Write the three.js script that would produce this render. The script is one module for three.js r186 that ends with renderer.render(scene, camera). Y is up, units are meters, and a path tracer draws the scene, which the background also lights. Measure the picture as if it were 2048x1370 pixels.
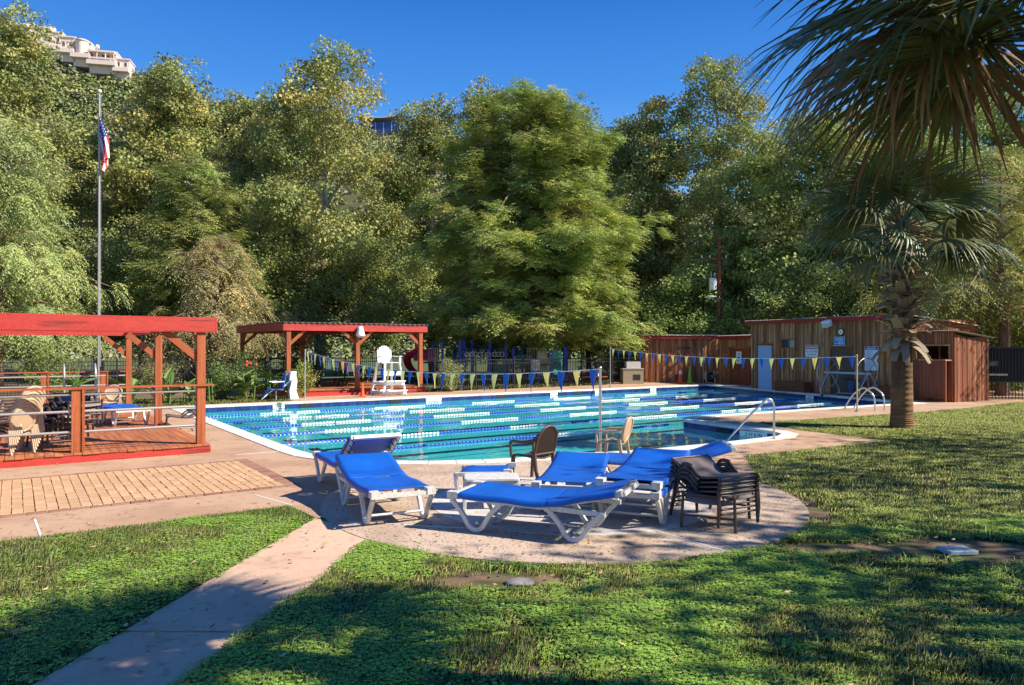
import * as THREE from 'three';
import { mergeGeometries } from 'three/addons/utils/BufferGeometryUtils.js';

// ---------- camera, sky, sun, exposure ----------
const scene = new THREE.Scene();
const camera = new THREE.PerspectiveCamera(50.57, 1024 / 685, 0.1, 3000);
camera.position.set(0, 2.05, 0);
camera.rotation.set(0.0069, 0, 0);
const renderer = new THREE.WebGLRenderer({ antialias: true });
renderer.toneMapping = THREE.LinearToneMapping;
renderer.toneMappingExposure = 1.85;
renderer.shadowMap.enabled = true;
{ // clear deep-blue sky, the same all the way round, paler towards the horizon
  const W = 64, H = 256, d = new Float32Array(W * H * 4);
  const stops = [[-1, .30, .33, .36], [-0.02, .50, .55, .60], [0.0, .50, .56, .64], [.10, .30, .45, .64], [.20, .115, .29, .56], [.33, .040, .165, .46], [.44, .017, .105, .36], [.7, .013, .085, .31], [1, .011, .072, .28]];
  for (let j = 0; j < H; j++) {
    const e = Math.sin((j + .5) / H * Math.PI - Math.PI / 2);
    let k = 0; while (k < stops.length - 2 && e > stops[k + 1][0]) k++;
    const a = stops[k], b = stops[k + 1], t = Math.min(1, Math.max(0, (e - a[0]) / (b[0] - a[0])));
    for (let i = 0; i < W; i++) { const o = (j * W + i) * 4; for (let c = 0; c < 3; c++) d[o + c] = a[c + 1] + (b[c + 1] - a[c + 1]) * t; d[o + 3] = 1; }
  }
  const sky = new THREE.DataTexture(d, W, H, THREE.RGBAFormat, THREE.FloatType);
  sky.mapping = THREE.EquirectangularReflectionMapping; sky.magFilter = THREE.LinearFilter; sky.minFilter = THREE.LinearFilter; sky.colorSpace = THREE.LinearSRGBColorSpace; sky.needsUpdate = true;
  scene.background = sky; scene.environment = sky;
}
const sun = new THREE.DirectionalLight(new THREE.Color(1.0, .90, .74), 5);
sun.position.set(75.5, 63, 15); sun.target.position.set(0, 0, -18);
sun.position.add(sun.target.position);
sun.castShadow = true; sun.shadow.mapSize.set(4096, 4096);
Object.assign(sun.shadow.camera, { left: -60, right: 60, top: 50, bottom: -50, near: 1, far: 300 });
scene.add(sun, sun.target);

// ---------- helpers ----------
const V = (x, y, z) => new THREE.Vector3(x, y, z);
let seed = 12345;
const reseed = s => { seed = s >>> 0; };
function rnd() { seed = (seed + 0x6D2B79F5) | 0; let t = Math.imul(seed ^ (seed >>> 15), 1 | seed); t = (t + Math.imul(t ^ (t >>> 7), 61 | t)) ^ t; return ((t ^ (t >>> 14)) >>> 0) / 4294967296; }
const rr = (a, b) => a + (b - a) * rnd();
const gs = () => (rnd() + rnd() + rnd() - 1.5) * 1.15;
const pick = a => a[Math.floor(rnd() * a.length) % a.length];
const lerp = (a, b, t) => a + (b - a) * t, clamp = (x, a, b) => Math.min(b, Math.max(a, x));
// pool frame: u runs along the swimming lanes, v across them towards the lawn
const TH = Math.atan2(.566, .825);
const UV = (u, v) => [.825 * u + .566 * v, -.566 * u + .825 * v];
const taken = {};
function numbered(n) { const k = taken[n] = (taken[n] ?? -1) + 1; return k ? n + '_' + String(k).padStart(3, '0') : n; }
function info(o, label, category, group, kind) { o.userData = { label, category }; if (group) o.userData.group = group; if (kind) o.userData.kind = kind; return o; }
function thing(name, label, category, pos = [0, 0, 0], turn = 0, group) {
  const o = new THREE.Group(); o.name = numbered(name); o.position.set(...pos); o.rotation.y = turn; scene.add(o);
  return info(o, label, category, group);
}
function clean(g) {
  let q = g.index ? g.toNonIndexed() : g;
  for (const k of Object.keys(q.attributes)) if (!['position', 'normal', 'uv'].includes(k)) q.deleteAttribute(k);
  if (!q.attributes.normal) q.computeVertexNormals();
  if (!q.attributes.uv) q.setAttribute('uv', new THREE.BufferAttribute(new Float32Array(q.attributes.position.count * 2), 2));
  return q;
}
const merge = gs => gs.length === 1 ? gs[0] : mergeGeometries(gs.map(clean));
function part(parent, name, g, m) {
  const o = new THREE.Mesh(Array.isArray(g) ? merge(g) : g, m); o.name = name; o.castShadow = o.receiveShadow = true; parent.add(o); return o;
}
function single(name, g, m, label, category, group, kind) { const o = part(scene, numbered(name), g, m); return info(o, label, category, group, kind); }
function copy(o, label, pos, turn) { const c = o.clone(); c.userData = { ...o.userData }; c.name = numbered(o.name.replace(/_\d{3}$/, '')); if (label) c.userData.label = label; scene.add(c); if (pos) c.position.set(...pos); if (turn !== undefined) c.rotation.y = turn; return c; }
// box with uv in metres, grain along the longest side
function box(w, h, d, x = 0, y = 0, z = 0, ry = 0, rz = 0, rx = 0) {
  const g = new THREE.BoxGeometry(w, h, d), uv = g.attributes.uv, dims = [[d, h], [d, h], [w, d], [w, d], [w, h], [w, h]];
  const off = ((x * 7.31 + y * 3.7 + z * 5.13) % 3 + 3) % 3;
  for (let f = 0; f < 6; f++) for (let k = 0; k < 4; k++) {
    const i = f * 4 + k, a = uv.getX(i) * dims[f][0], b = uv.getY(i) * dims[f][1];
    if (dims[f][0] >= dims[f][1]) uv.setXY(i, a + off, b + off * 1.7); else uv.setXY(i, b + off, a + off * 1.7);
  }
  if (rx) g.rotateX(rx); if (rz) g.rotateZ(rz); if (ry) g.rotateY(ry);
  return g.translate(x, y, z);
}
function aim(g, p, q) { const d = q.clone().sub(p), L = d.length(); g.applyQuaternion(new THREE.Quaternion().setFromUnitVectors(V(0, 1, 0), d.normalize())); return g.translate((p.x + q.x) / 2, (p.y + q.y) / 2, (p.z + q.z) / 2); }
const rod = (p, q, r, r2 = r, n = 8) => aim(new THREE.CylinderGeometry(r2, r, p.distanceTo(q), n, 1), p, q);
function beam(p, q, w, d) { // squared timber from p to q; width w is kept horizontal
  const L = p.distanceTo(q), g = box(L, d, w), dir = q.clone().sub(p).normalize();
  const yaw = Math.atan2(-dir.z, dir.x), pitch = Math.asin(dir.y);
  g.rotateZ(pitch); g.rotateY(yaw); return g.translate((p.x + q.x) / 2, (p.y + q.y) / 2, (p.z + q.z) / 2);
}
const tube = (pts, r, seg = 24, n = 8, t = .5) => new THREE.TubeGeometry(new THREE.CatmullRomCurve3(pts, false, 'catmullrom', t), seg, r, n, false);
function taper(pts, r0, r1, seg = 10, n = 7) { // tapering limb
  const c = new THREE.CatmullRomCurve3(pts), g = new THREE.TubeGeometry(c, seg, 1, n, false), P = g.attributes.position, uv = g.attributes.uv, q = V();
  for (let i = 0; i <= seg; i++) { c.getPointAt(i / seg, q); const r = lerp(r0, r1, i / seg); for (let j = 0; j <= n; j++) { const k = i * (n + 1) + j; P.setXYZ(k, q.x + (P.getX(k) - q.x) * r, q.y + (P.getY(k) - q.y) * r, q.z + (P.getZ(k) - q.z) * r); uv.setXY(k, uv.getX(k) * c.getLength(), uv.getY(k)); } }
  g.computeVertexNormals(); return g;
}
// a flat band of given width following 2-D points, extruded along z
function band(pts, w, depth, bevel = .006) {
  const L = [], R = [], n = pts.length;
  for (let i = 0; i < n; i++) {
    const a = pts[Math.max(0, i - 1)], b = pts[Math.min(n - 1, i + 1)], dx = b[0] - a[0], dy = b[1] - a[1], l = Math.hypot(dx, dy) || 1, ww = Array.isArray(w) ? w[i] : w;
    L.push([pts[i][0] - dy / l * ww / 2, pts[i][1] + dx / l * ww / 2]); R.push([pts[i][0] + dy / l * ww / 2, pts[i][1] - dx / l * ww / 2]);
  }
  const s = new THREE.Shape(); [...L, ...R.reverse()].forEach((p, i) => i ? s.lineTo(p[0], p[1]) : s.moveTo(p[0], p[1]));
  const g = new THREE.ExtrudeGeometry(s, { depth: depth - 2 * bevel, bevelEnabled: bevel > 0, bevelThickness: bevel, bevelSize: bevel, bevelOffset: -bevel, bevelSegments: 1, curveSegments: 6, steps: 1 });
  return g.translate(0, 0, -depth / 2 + bevel);
}
function curve2(pts, n = 16) { const c = new THREE.CatmullRomCurve3(pts.map(p => V(p[0], p[1], 0))); return c.getPoints(n).map(p => [p.x, p.y]); }
// closed sheet of thickness th over f(s,t) -> [x,y,z]
function sheet(f, ns, nt, th) {
  const P = [], U = [], I = [], N = (ns + 1) * (nt + 1), top = [];
  for (let i = 0; i <= ns; i++) for (let j = 0; j <= nt; j++) top.push(V(...f(i / ns, j / nt)));
  const g0 = new THREE.BufferGeometry().setFromPoints(top), idx = [];
  for (let i = 0; i < ns; i++) for (let j = 0; j < nt; j++) { const a = i * (nt + 1) + j, b = a + nt + 1; idx.push(a, a + 1, b, b, a + 1, b + 1); }
  g0.setIndex(idx); g0.computeVertexNormals(); const nn = g0.attributes.normal;
  for (let s = 0; s < 2; s++) for (let k = 0; k < N; k++) { const o = s ? -th : 0; P.push(top[k].x + nn.getX(k) * o, top[k].y + nn.getY(k) * o, top[k].z + nn.getZ(k) * o); U.push(Math.floor(k / (nt + 1)) / ns, (k % (nt + 1)) / nt); }
  for (let k = 0; k < idx.length; k += 3) { I.push(idx[k], idx[k + 1], idx[k + 2], idx[k] + N, idx[k + 2] + N, idx[k + 1] + N); }
  const edge = []; for (let i = 0; i <= ns; i++) edge.push(i * (nt + 1)); for (let j = 1; j <= nt; j++) edge.push(ns * (nt + 1) + j); for (let i = ns - 1; i >= 0; i--) edge.push(i * (nt + 1) + nt); for (let j = nt - 1; j > 0; j--) edge.push(j);
  for (let k = 0; k < edge.length; k++) { const a = edge[k], b = edge[(k + 1) % edge.length]; I.push(a, b, a + N, b, b + N, a + N); }
  const g = new THREE.BufferGeometry(); g.setAttribute('position', new THREE.Float32BufferAttribute(P, 3)); g.setAttribute('uv', new THREE.Float32BufferAttribute(U, 2)); g.setIndex(I); g.computeVertexNormals(); return g;
}
function poly(pts, holes = []) { // plan polygon [x,z]; extruded prisms come from slab()
  const s = new THREE.Shape(pts.map(p => new THREE.Vector2(p[0], -p[1])));
  for (const h of holes) s.holes.push(new THREE.Path(h.map(p => new THREE.Vector2(p[0], -p[1]))));
  return s;
}
const slab = (pts, y0, y1, holes = []) => new THREE.ExtrudeGeometry(poly(pts, holes), { depth: y1 - y0, bevelEnabled: false, steps: 1 }).rotateX(-Math.PI / 2).translate(0, y0, 0);
const flat = (pts, y, holes = []) => new THREE.ShapeGeometry(poly(pts, holes)).rotateX(-Math.PI / 2).translate(0, y, 0);
const inside = (p, a) => { let c = false; for (let i = 0, j = a.length - 1; i < a.length; j = i++) if ((a[i][1] > p[1]) !== (a[j][1] > p[1]) && p[0] < (a[j][0] - a[i][0]) * (p[1] - a[i][1]) / (a[j][1] - a[i][1]) + a[i][0]) c = !c; return c; };

// ---------- noise and textures ----------
function hash(x, y, s) { let h = (x * 374761393 + y * 668265263 + s * 1442695041) | 0; h = Math.imul(h ^ (h >>> 13), 1274126177); return ((h ^ (h >>> 16)) >>> 0) / 4294967296; }
function vn(x, y, px, py, s) { const xi = Math.floor(x), yi = Math.floor(y), a = x - xi, b = y - yi, m = (n, p) => ((n % p) + p) % p, fa = a * a * (3 - 2 * a), fb = b * b * (3 - 2 * b); const X0 = m(xi, px), X1 = m(xi + 1, px), Y0 = m(yi, py), Y1 = m(yi + 1, py); return lerp(lerp(hash(X0, Y0, s), hash(X1, Y0, s), fa), lerp(hash(X0, Y1, s), hash(X1, Y1, s), fa), fb); }
function fbm(u, v, px, py, oct, s) { let a = 0, w = .5, t = 0; for (let o = 0; o < oct; o++) { a += w * vn(u * px, v * py, px, py, s + o); t += w; w *= .55; px *= 2; py *= 2; } return a / t; }
function tex(n, m, fn, metres = [1, 1], srgb = true) {
  const d = new Uint8Array(n * m * 4);
  for (let j = 0; j < m; j++) for (let i = 0; i < n; i++) { const c = fn(i / n, j / m, i, j), o = (j * n + i) * 4; d[o] = clamp(c[0], 0, 255); d[o + 1] = clamp(c[1], 0, 255); d[o + 2] = clamp(c[2], 0, 255); d[o + 3] = 255; }
  const t = new THREE.DataTexture(d, n, m); t.wrapS = t.wrapT = THREE.RepeatWrapping; t.magFilter = THREE.LinearFilter; t.minFilter = THREE.LinearMipmapLinearFilter; t.generateMipmaps = true; if (srgb) t.colorSpace = THREE.SRGBColorSpace; t.repeat.set(1 / metres[0], 1 / metres[1]); t.needsUpdate = true; return t;
}
const mat = (o) => new THREE.MeshStandardMaterial({ roughness: .7, side: THREE.DoubleSide, ...o });
const L = (r, g, b) => new THREE.Color().setRGB(r, g, b);
const mul = (c, k) => [c[0] * k, c[1] * k, c[2] * k];
const mix3 = (a, b, t) => [lerp(a[0], b[0], t), lerp(a[1], b[1], t), lerp(a[2], b[2], t)];
// timber: grain along u
function woodTex(base, dark, contrast, s, knots = true) {
  return tex(512, 256, (u, v) => {
    const warp = fbm(u, v, 3, 4, 3, s) * .12, g = fbm(u * 1, v + warp, 3, 60, 3, s + 9), st = fbm(u, v, 2, 18, 3, s + 20);
    let t = clamp((g - .5) * contrast + (st - .45) * contrast * .8 + .35, 0, 1);
    if (knots) { const k = vn(u * 6, v * 5, 6, 5, s + 40); if (k > .9) t = Math.min(1, t + (k - .9) * 6); }
    const f = .93 + .14 * fbm(u, v, 40, 100, 2, s + 60);
    return mul(mix3(base, dark, t), f);
  }, [2.4, .9]);
}
const T = {};
T.deckWood = woodTex([186, 118, 74], [140, 80, 48], 1.3, 11);
T.postWood = woodTex([172, 92, 50], [124, 60, 30], 1.3, 23);
T.redPaint = tex(1024, 256, (u, v) => { const st = fbm(u, v, 3, 26, 3, 71), p = fbm(u, v, 6, 3, 3, 75), f = .92 + .16 * fbm(u, v, 60, 40, 2, 77); let c = mix3([182, 60, 50], [160, 44, 38], fbm(u, v, 4, 6, 3, 79)); const w = clamp((st - .58) * 7, 0, 1) * clamp((p - .52) * 6, 0, 1); c = mix3(c, [92, 36, 30], w * .85); return mul(c, f); }, [3.6, .9]);
T.siding = [0, 1, 2].map(k => woodTex([[190, 128, 82], [172, 110, 68], [202, 146, 100]][k], [[108, 66, 42], [96, 58, 38], [124, 80, 54]][k], 1.7, 101 + 31 * k));
T.brownWood = woodTex([138, 74, 40], [92, 46, 26], 1.3, 211);
const speck = (s, base, a, b, scale, m, grit = .2) => tex(1024, 1024, (u, v, i, j) => { const p = fbm(u, v, 5, 5, 4, s), q = fbm(u, v, 40, 40, 3, s + 5), h = hash(i, j, s + 9); let c = mix3(base, a, clamp((p - .42) * 3.2, 0, 1)); c = mix3(c, b, clamp((q - .62) * scale, 0, 1)); return mul(c, 1 - grit / 2 + grit * h); }, [m, m]);
T.concrete = speck(301, [180, 148, 121], [165, 132, 106], [138, 108, 87], 3.2, 3.7);
T.walk = speck(331, [200, 168, 142], [184, 152, 129], [160, 128, 108], 3.0, 3.1, .14);
T.aggregate = tex(1024, 1024, (u, v, i, j) => { const p = fbm(u, v, 6, 6, 4, 361), pit = vn(u * 150, v * 150, 150, 150, 364), h = hash(i, j, 366); let c = mix3([188, 166, 146], [168, 144, 124], clamp((p - .4) * 3, 0, 1)); if (pit > .76) c = mix3(c, [84, 66, 60], clamp((pit - .76) * 9, 0, 1)); return mul(c, .9 + .2 * h); }, [2.6, 2.6]);
T.whitish = tex(1024, 1024, (u, v, i, j) => { const p = fbm(u, v, 5, 5, 4, 381), pit = vn(u * 70, v * 70, 70, 70, 384), h = hash(i, j, 386); let c = mix3([196, 192, 190], [170, 160, 154], clamp((p - .45) * 3.5, 0, 1)); if (pit > .84) c = mix3(c, [104, 92, 86], clamp((pit - .84) * 8, 0, 1)); return mul(c, .92 + .16 * h); }, [2.6, 2.6]);
T.coping = speck(401, [226, 222, 212], [206, 200, 188], [176, 166, 154], 3, 2.3, .1);
T.soil = tex(1024, 1024, (u, v, i, j) => { const p = fbm(u, v, 8, 8, 5, 421), h = hash(i, j, 425); let c = mix3([132, 106, 80], [92, 74, 54], p); c = mix3(c, [70, 80, 36], clamp((fbm(u, v, 12, 12, 3, 429) - .45) * 3, 0, .8)); return mul(c, .82 + .36 * h); }, [4.3, 4.3]);
T.bark = tex(256, 512, (u, v) => { const g = fbm(u, v, 10, 30, 4, 441); return mix3([86, 68, 54], [150, 128, 104], g); }, [2, 1]);
T.sycamore = tex(256, 256, (u, v) => { const g = fbm(u, v, 5, 5, 4, 451); return g > .52 ? mul([206, 200, 186], .8 + .3 * g) : mul([150, 136, 112], .8 + .4 * g); }, [3, 1]);
T.grit = tex(512, 512, (u, v, i, j) => { const q = 228 + 50 * (fbm(u, v, 24, 24, 3, 461) - .5) + 40 * (hash(i, j, 463) - .5); return [q, q, q]; }, [.7, .7]);
T.fade = tex(256, 256, (u, v, i, j) => { const q = 205 + 60 * (fbm(u, v, 4, 3, 4, 471) - .3) + 22 * (((i >> 1) + (j >> 1)) % 2) - 14 * hash(i, j, 473); return [q, q, q]; }, [1, 1]);
T.ripple = tex(512, 512, (u, v) => { const q = 255 * (.6 * fbm(u, v, 7, 7, 3, 481) + .4 * fbm(u, v, 19, 13, 2, 485)); return [q, q, q]; }, [5, 5], false);
T.bump = tex(512, 512, (u, v, i, j) => { const q = 255 * (.6 * fbm(u, v, 30, 30, 3, 491) + .4 * hash(i, j, 493)); return [q, q, q]; }, [1, 1], false);
const M = {
  deck: mat({ map: T.deckWood, roughness: .75 }), deck2: mat({ map: T.deckWood, color: L(.88, .84, .8), roughness: .75 }), deck3: mat({ map: T.deckWood, color: L(1, .92, .86), roughness: .75 }),
  post: mat({ map: T.postWood, roughness: .7 }), red: mat({ map: T.redPaint, roughness: .55 }), redDark: null,
  siding: T.siding.map(t => mat({ map: t, roughness: .85 })), brown: mat({ map: T.brownWood, roughness: .7 }),
  concrete: mat({ map: T.concrete, roughness: .9, bumpMap: T.bump, bumpScale: .002 }), walk: mat({ map: T.walk, roughness: .9, bumpMap: T.bump, bumpScale: .002 }),
  aggregate: mat({ map: T.aggregate, roughness: .9, bumpMap: T.bump, bumpScale: .004 }), whitish: mat({ map: T.whitish, roughness: .9, bumpMap: T.bump, bumpScale: .003 }),
  coping: mat({ map: T.coping, roughness: .8 }), soil: mat({ map: T.soil, roughness: 1 }),
  bark: mat({ map: T.bark, roughness: .95 }), sycBark: mat({ map: T.sycamore, roughness: .9 }), 
  steel: mat({ color: L(.62, .62, .6), metalness: .85, roughness: .28 }), galv: mat({ color: L(.5, .5, .5), metalness: .6, roughness: .45 }), pipe: mat({ color: L(.42, .41, .4), metalness: .55, roughness: .42 }),
  black: mat({ color: L(.012, .012, .013), roughness: .45 }), dark: mat({ color: L(.02, .02, .02), roughness: .8 }), white: mat({ color: L(.78, .78, .76), roughness: .5 }), resin: mat({ color: L(.74, .72, .68), roughness: .45, map: T.grit }),
  blue: mat({ color: L(.008, .075, .52), roughness: .55 }), sling: mat({ color: L(.004, .125, .62), map: T.fade, roughness: .48, bumpMap: T.bump, bumpScale: .0015 }),
  beige: mat({ color: L(.45, .33, .22), roughness: .5 }), brownPlastic: mat({ color: L(.085, .05, .03), roughness: .5 }), bronze: mat({ color: L(.075, .052, .04), roughness: .4, metalness: .2 }), slingBrown: mat({ color: L(.15, .115, .11), roughness: .55 }),
  orange: mat({ color: L(.85, .12, .015), roughness: .6 }), lime: mat({ color: L(.35, .5, .04), roughness: .6 }), yellow: new THREE.MeshPhysicalMaterial({ color: L(.95, .86, .36), roughness: .9, transmission: .4, thickness: 0, side: THREE.DoubleSide }), flagBlue: new THREE.MeshPhysicalMaterial({ color: L(.01, .17, .62), roughness: .9, transmission: .4, thickness: 0, side: THREE.DoubleSide }),
  playBlue: mat({ color: L(.02, .09, .62), roughness: .4 }), teal: mat({ color: L(.06, .42, .36), roughness: .5 }), cream: mat({ color: L(.62, .55, .32), roughness: .6 }), slide: mat({ color: L(.45, .02, .06), roughness: .35 }), tableGreen: mat({ color: L(.04, .12, .06), roughness: .6 }), tableRed: mat({ color: L(.36, .07, .05), roughness: .6 }),
  tile: mat({ color: L(.012, .03, .15), roughness: .25 }), tile2: mat({ color: L(.018, .045, .19), roughness: .25 }), grout: mat({ color: L(.10, .12, .18), roughness: .8 }),
};
M.redDark = M.red;
// ---------- the setting ----------
const poolUV = [[4.55, -26.5], [31, -26.5], [26.9, -13.5], [25.8, -13.65], [21.1, -14.12], [17.4, -14.4], [16.2, -14.42], [15.75, -14.3], [15.45, -14.0], [15.32, -13.5], [15.2, -12.6], [15.08, -11.2], [15.0, -10.75], [14.75, -10.35], [14.3, -10.15], [12.4, -10.12], [10.3, -10.25], [8.1, -10.62], [6.9, -11.0], [6.03, -11.4], [5.3, -11.95], [4.85, -12.6], [4.6, -13.4], [4.55, -14.2]];
const pool = poolUV.map(p => UV(...p));
function resample(pts, step) { // even points round a closed outline, corners kept
  const out = [];
  for (let i = 0; i < pts.length; i++) { const a = pts[i], b = pts[(i + 1) % pts.length], l = Math.hypot(b[0] - a[0], b[1] - a[1]), n = Math.max(1, Math.round(l / step)); for (let k = 0; k < n; k++) out.push([lerp(a[0], b[0], k / n), lerp(a[1], b[1], k / n)]); }
  return out;
}
const area2 = pts => pts.reduce((s, a, i) => { const b = pts[(i + 1) % pts.length]; return s + a[0] * b[1] - b[0] * a[1]; }, 0);
function offset(pts, d) { const sg = area2(pts) > 0 ? 1 : -1, n = pts.length; return pts.map((p, i) => { const a = pts[(i + n - 1) % n], b = pts[(i + 1) % n]; const e1 = [p[0] - a[0], p[1] - a[1]], e2 = [b[0] - p[0], b[1] - p[1]], l1 = Math.hypot(...e1), l2 = Math.hypot(...e2), n1 = [e1[1] / l1 * sg, -e1[0] / l1 * sg], n2 = [e2[1] / l2 * sg, -e2[0] / l2 * sg], m = [n1[0] + n2[0], n1[1] + n2[1]], q = d / Math.max(.5, (m[0] * m[0] + m[1] * m[1]) / 2); return [p[0] + m[0] * q, p[1] + m[1] * q]; }); }
const poolHole = offset(pool, .16);
const paverRect = [[-2.1, -13.52], [3.46, -13.52], [3.46, -10.52], [-2.1, -10.52]].map(p => UV(...p));
const concretePts = [UV(-9, -9.15), UV(2.9, -9.27), [-2.33, -8.62], [-1.6, -8.9], [.6, -9.2], [2.5, -9.9], [3.7, -10.8], [4.34, -13.5], [8.15, -15.72], [7.03, -17.7], [6.65, -19.55], [8.03, -20.2], [11.5, -22], [15, -24], [19.3, -27.3], [27, -31], [27, -47], [6, -47], UV(26.5, -29.6), UV(15.9, -29.3), UV(9.0, -29.3), UV(8.7, -27.4), UV(3.2, -27.4), UV(2.8, -26), UV(-9, -26)];
const circleC = [.65, -9.95], circleR = 3.17, innerC = [.77, -9.6], innerR = 1.82;
const disc = (c, r, n = 72) => Array.from({ length: n }, (_, i) => [c[0] + r * Math.cos(i / n * 2 * Math.PI), c[1] + r * Math.sin(i / n * 2 * Math.PI)]);
const path1 = [[-2.33, -8.64], [-1.5, -7.66], [-1.87, -5.19], [-2.77, -5.2]], path2 = [[-2.77, -5.17], [-1.87, -5.16], [-2.4, -1.6], [-3.25, -1.6]], path3 = [[-3.25, -1.57], [-2.4, -1.57], [-3.1, 3], [-3.9, 3]];
const st = (name, g, m, label, cat) => single(name, g, m, label, cat, null, 'structure');
st('ground', flat([[-500, 60], [500, 60], [500, -600], [-500, -600]], 0, [poolHole]), M.soil, 'brown soil and thatch under the lawn and the far bank', 'ground');
const deckObj = st('pool_deck', slab(concretePts, -.05, .03, [offset(pool, .26), paverRect]), M.concrete, 'pinkish brushed concrete deck all round the swimming pool', 'pavement');
const patioObj = st('patio', slab(disc(circleC, circleR), -.05, .034), M.aggregate, 'round pinkish exposed aggregate patio under the blue loungers', 'patio');
st('patio_centre', slab(disc(innerC, innerR), .0, .038), M.whitish, 'pale white round centre of the aggregate patio', 'patio');
const pathObj = st('footpath', slab(path1, -.05, .028), M.walk, 'plain concrete footpath crossing the lawn to the patio', 'path');
part(pathObj, 'slab', slab(path2, -.05, .027), M.walk); part(pathObj, 'slab', slab(path3, -.05, .027), M.walk);
{ // pale expansion joints
  const strip = (a, b, y = .036, w = .022) => box(Math.hypot(b[0] - a[0], b[1] - a[1]), .006, w, (a[0] + b[0]) / 2, y, (a[1] + b[1]) / 2, Math.atan2(-(b[1] - a[1]), b[0] - a[0]));
  const jm = mat({ color: L(.66, .66, .66), roughness: .7 });
  for (const [a, b] of [[[-5.62, -8.55], [-4.95, -7.65]], [[-3.52, -9.95], [-2.82, -9.3]], [UV(3.45, -14.2), UV(4.2, -14.2)], [[-2.3, -8.65], [-1.5, -9.0]], [[5.8, -14.6], [4.7, -15.0]]]) part(deckObj, 'expansion_joint', strip(a, b, .0305), jm);
  part(patioObj, 'expansion_joint', strip([1.58, -8.0], [2.1, -7.2], .0345), jm); part(patioObj, 'expansion_joint', strip([-.25, -8.05], [-1.9, -8.4], .0345), jm);
}
{ // brick panel in the deck: every yellow brick of the near half by itself, the rest joined
  const bed = st('brick_paving', flat(paverRect, .004), M.soil, 'yellow brick paving with a red brick border in the concrete', 'paving');
  reseed(77);
  const tones = [[.64, .39, .21], [.60, .36, .185], [.68, .43, .24], [.58, .36, .20]].map(c => mat({ color: L(...c), map: T.grit, roughness: .9 }));
  const redT = [[.34, .17, .11], [.30, .14, .09], [.38, .20, .13]].map(c => mat({ color: L(...c), map: T.grit, roughness: .9 }));
  const brickShape = (() => { const g = new THREE.ExtrudeGeometry(new THREE.Shape([[-.054, -.103], [.054, -.103], [.054, .103], [-.054, .103]].map(p => new THREE.Vector2(...p))), { depth: .03, bevelEnabled: true, bevelThickness: .005, bevelSize: .004, bevelSegments: 1 }); return g.rotateX(-Math.PI / 2); })();
  const bulk = [];
  const put = (u, v, turn, m, solo, name) => { const [x, z] = UV(u, v); if (solo) { const b = part(bed, name, brickShape, m); b.position.set(x, rr(-.003, .002), z); b.rotation.set(rr(-.006, .006), TH + turn + rr(-.012, .012), rr(-.006, .006)); } else { const g = brickShape.clone(); g.rotateY(TH + turn + rr(-.012, .012)); g.translate(x, rr(-.003, .002), z); bulk.push(g); } };
  for (let i = 0; i < 42; i++) for (let j = 0; j < 12; j++) { const u = 3.22 - i * .1225 + rr(-.003, .003), v = -10.81 - j * .2275; put(u, v, 0, pick(tones), i < 27 && j < 11, 'brick'); }
  const rest = part(bed, 'brick_field', bulk, tones[0]); rest.userData.kind = 'stuff';
  for (let j = 0; j < 26; j++) put(3.37, -10.55 - j * .118, Math.PI / 2, pick(redT), true, 'border_brick');
  for (let i = 0; i < 23; i++) { put(3.16 - i * .225, -10.62, Math.PI / 2, pick(redT), true, 'border_brick'); put(3.16 - i * .225, -13.47, Math.PI / 2, pick(redT), true, 'border_brick'); }
}
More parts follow.
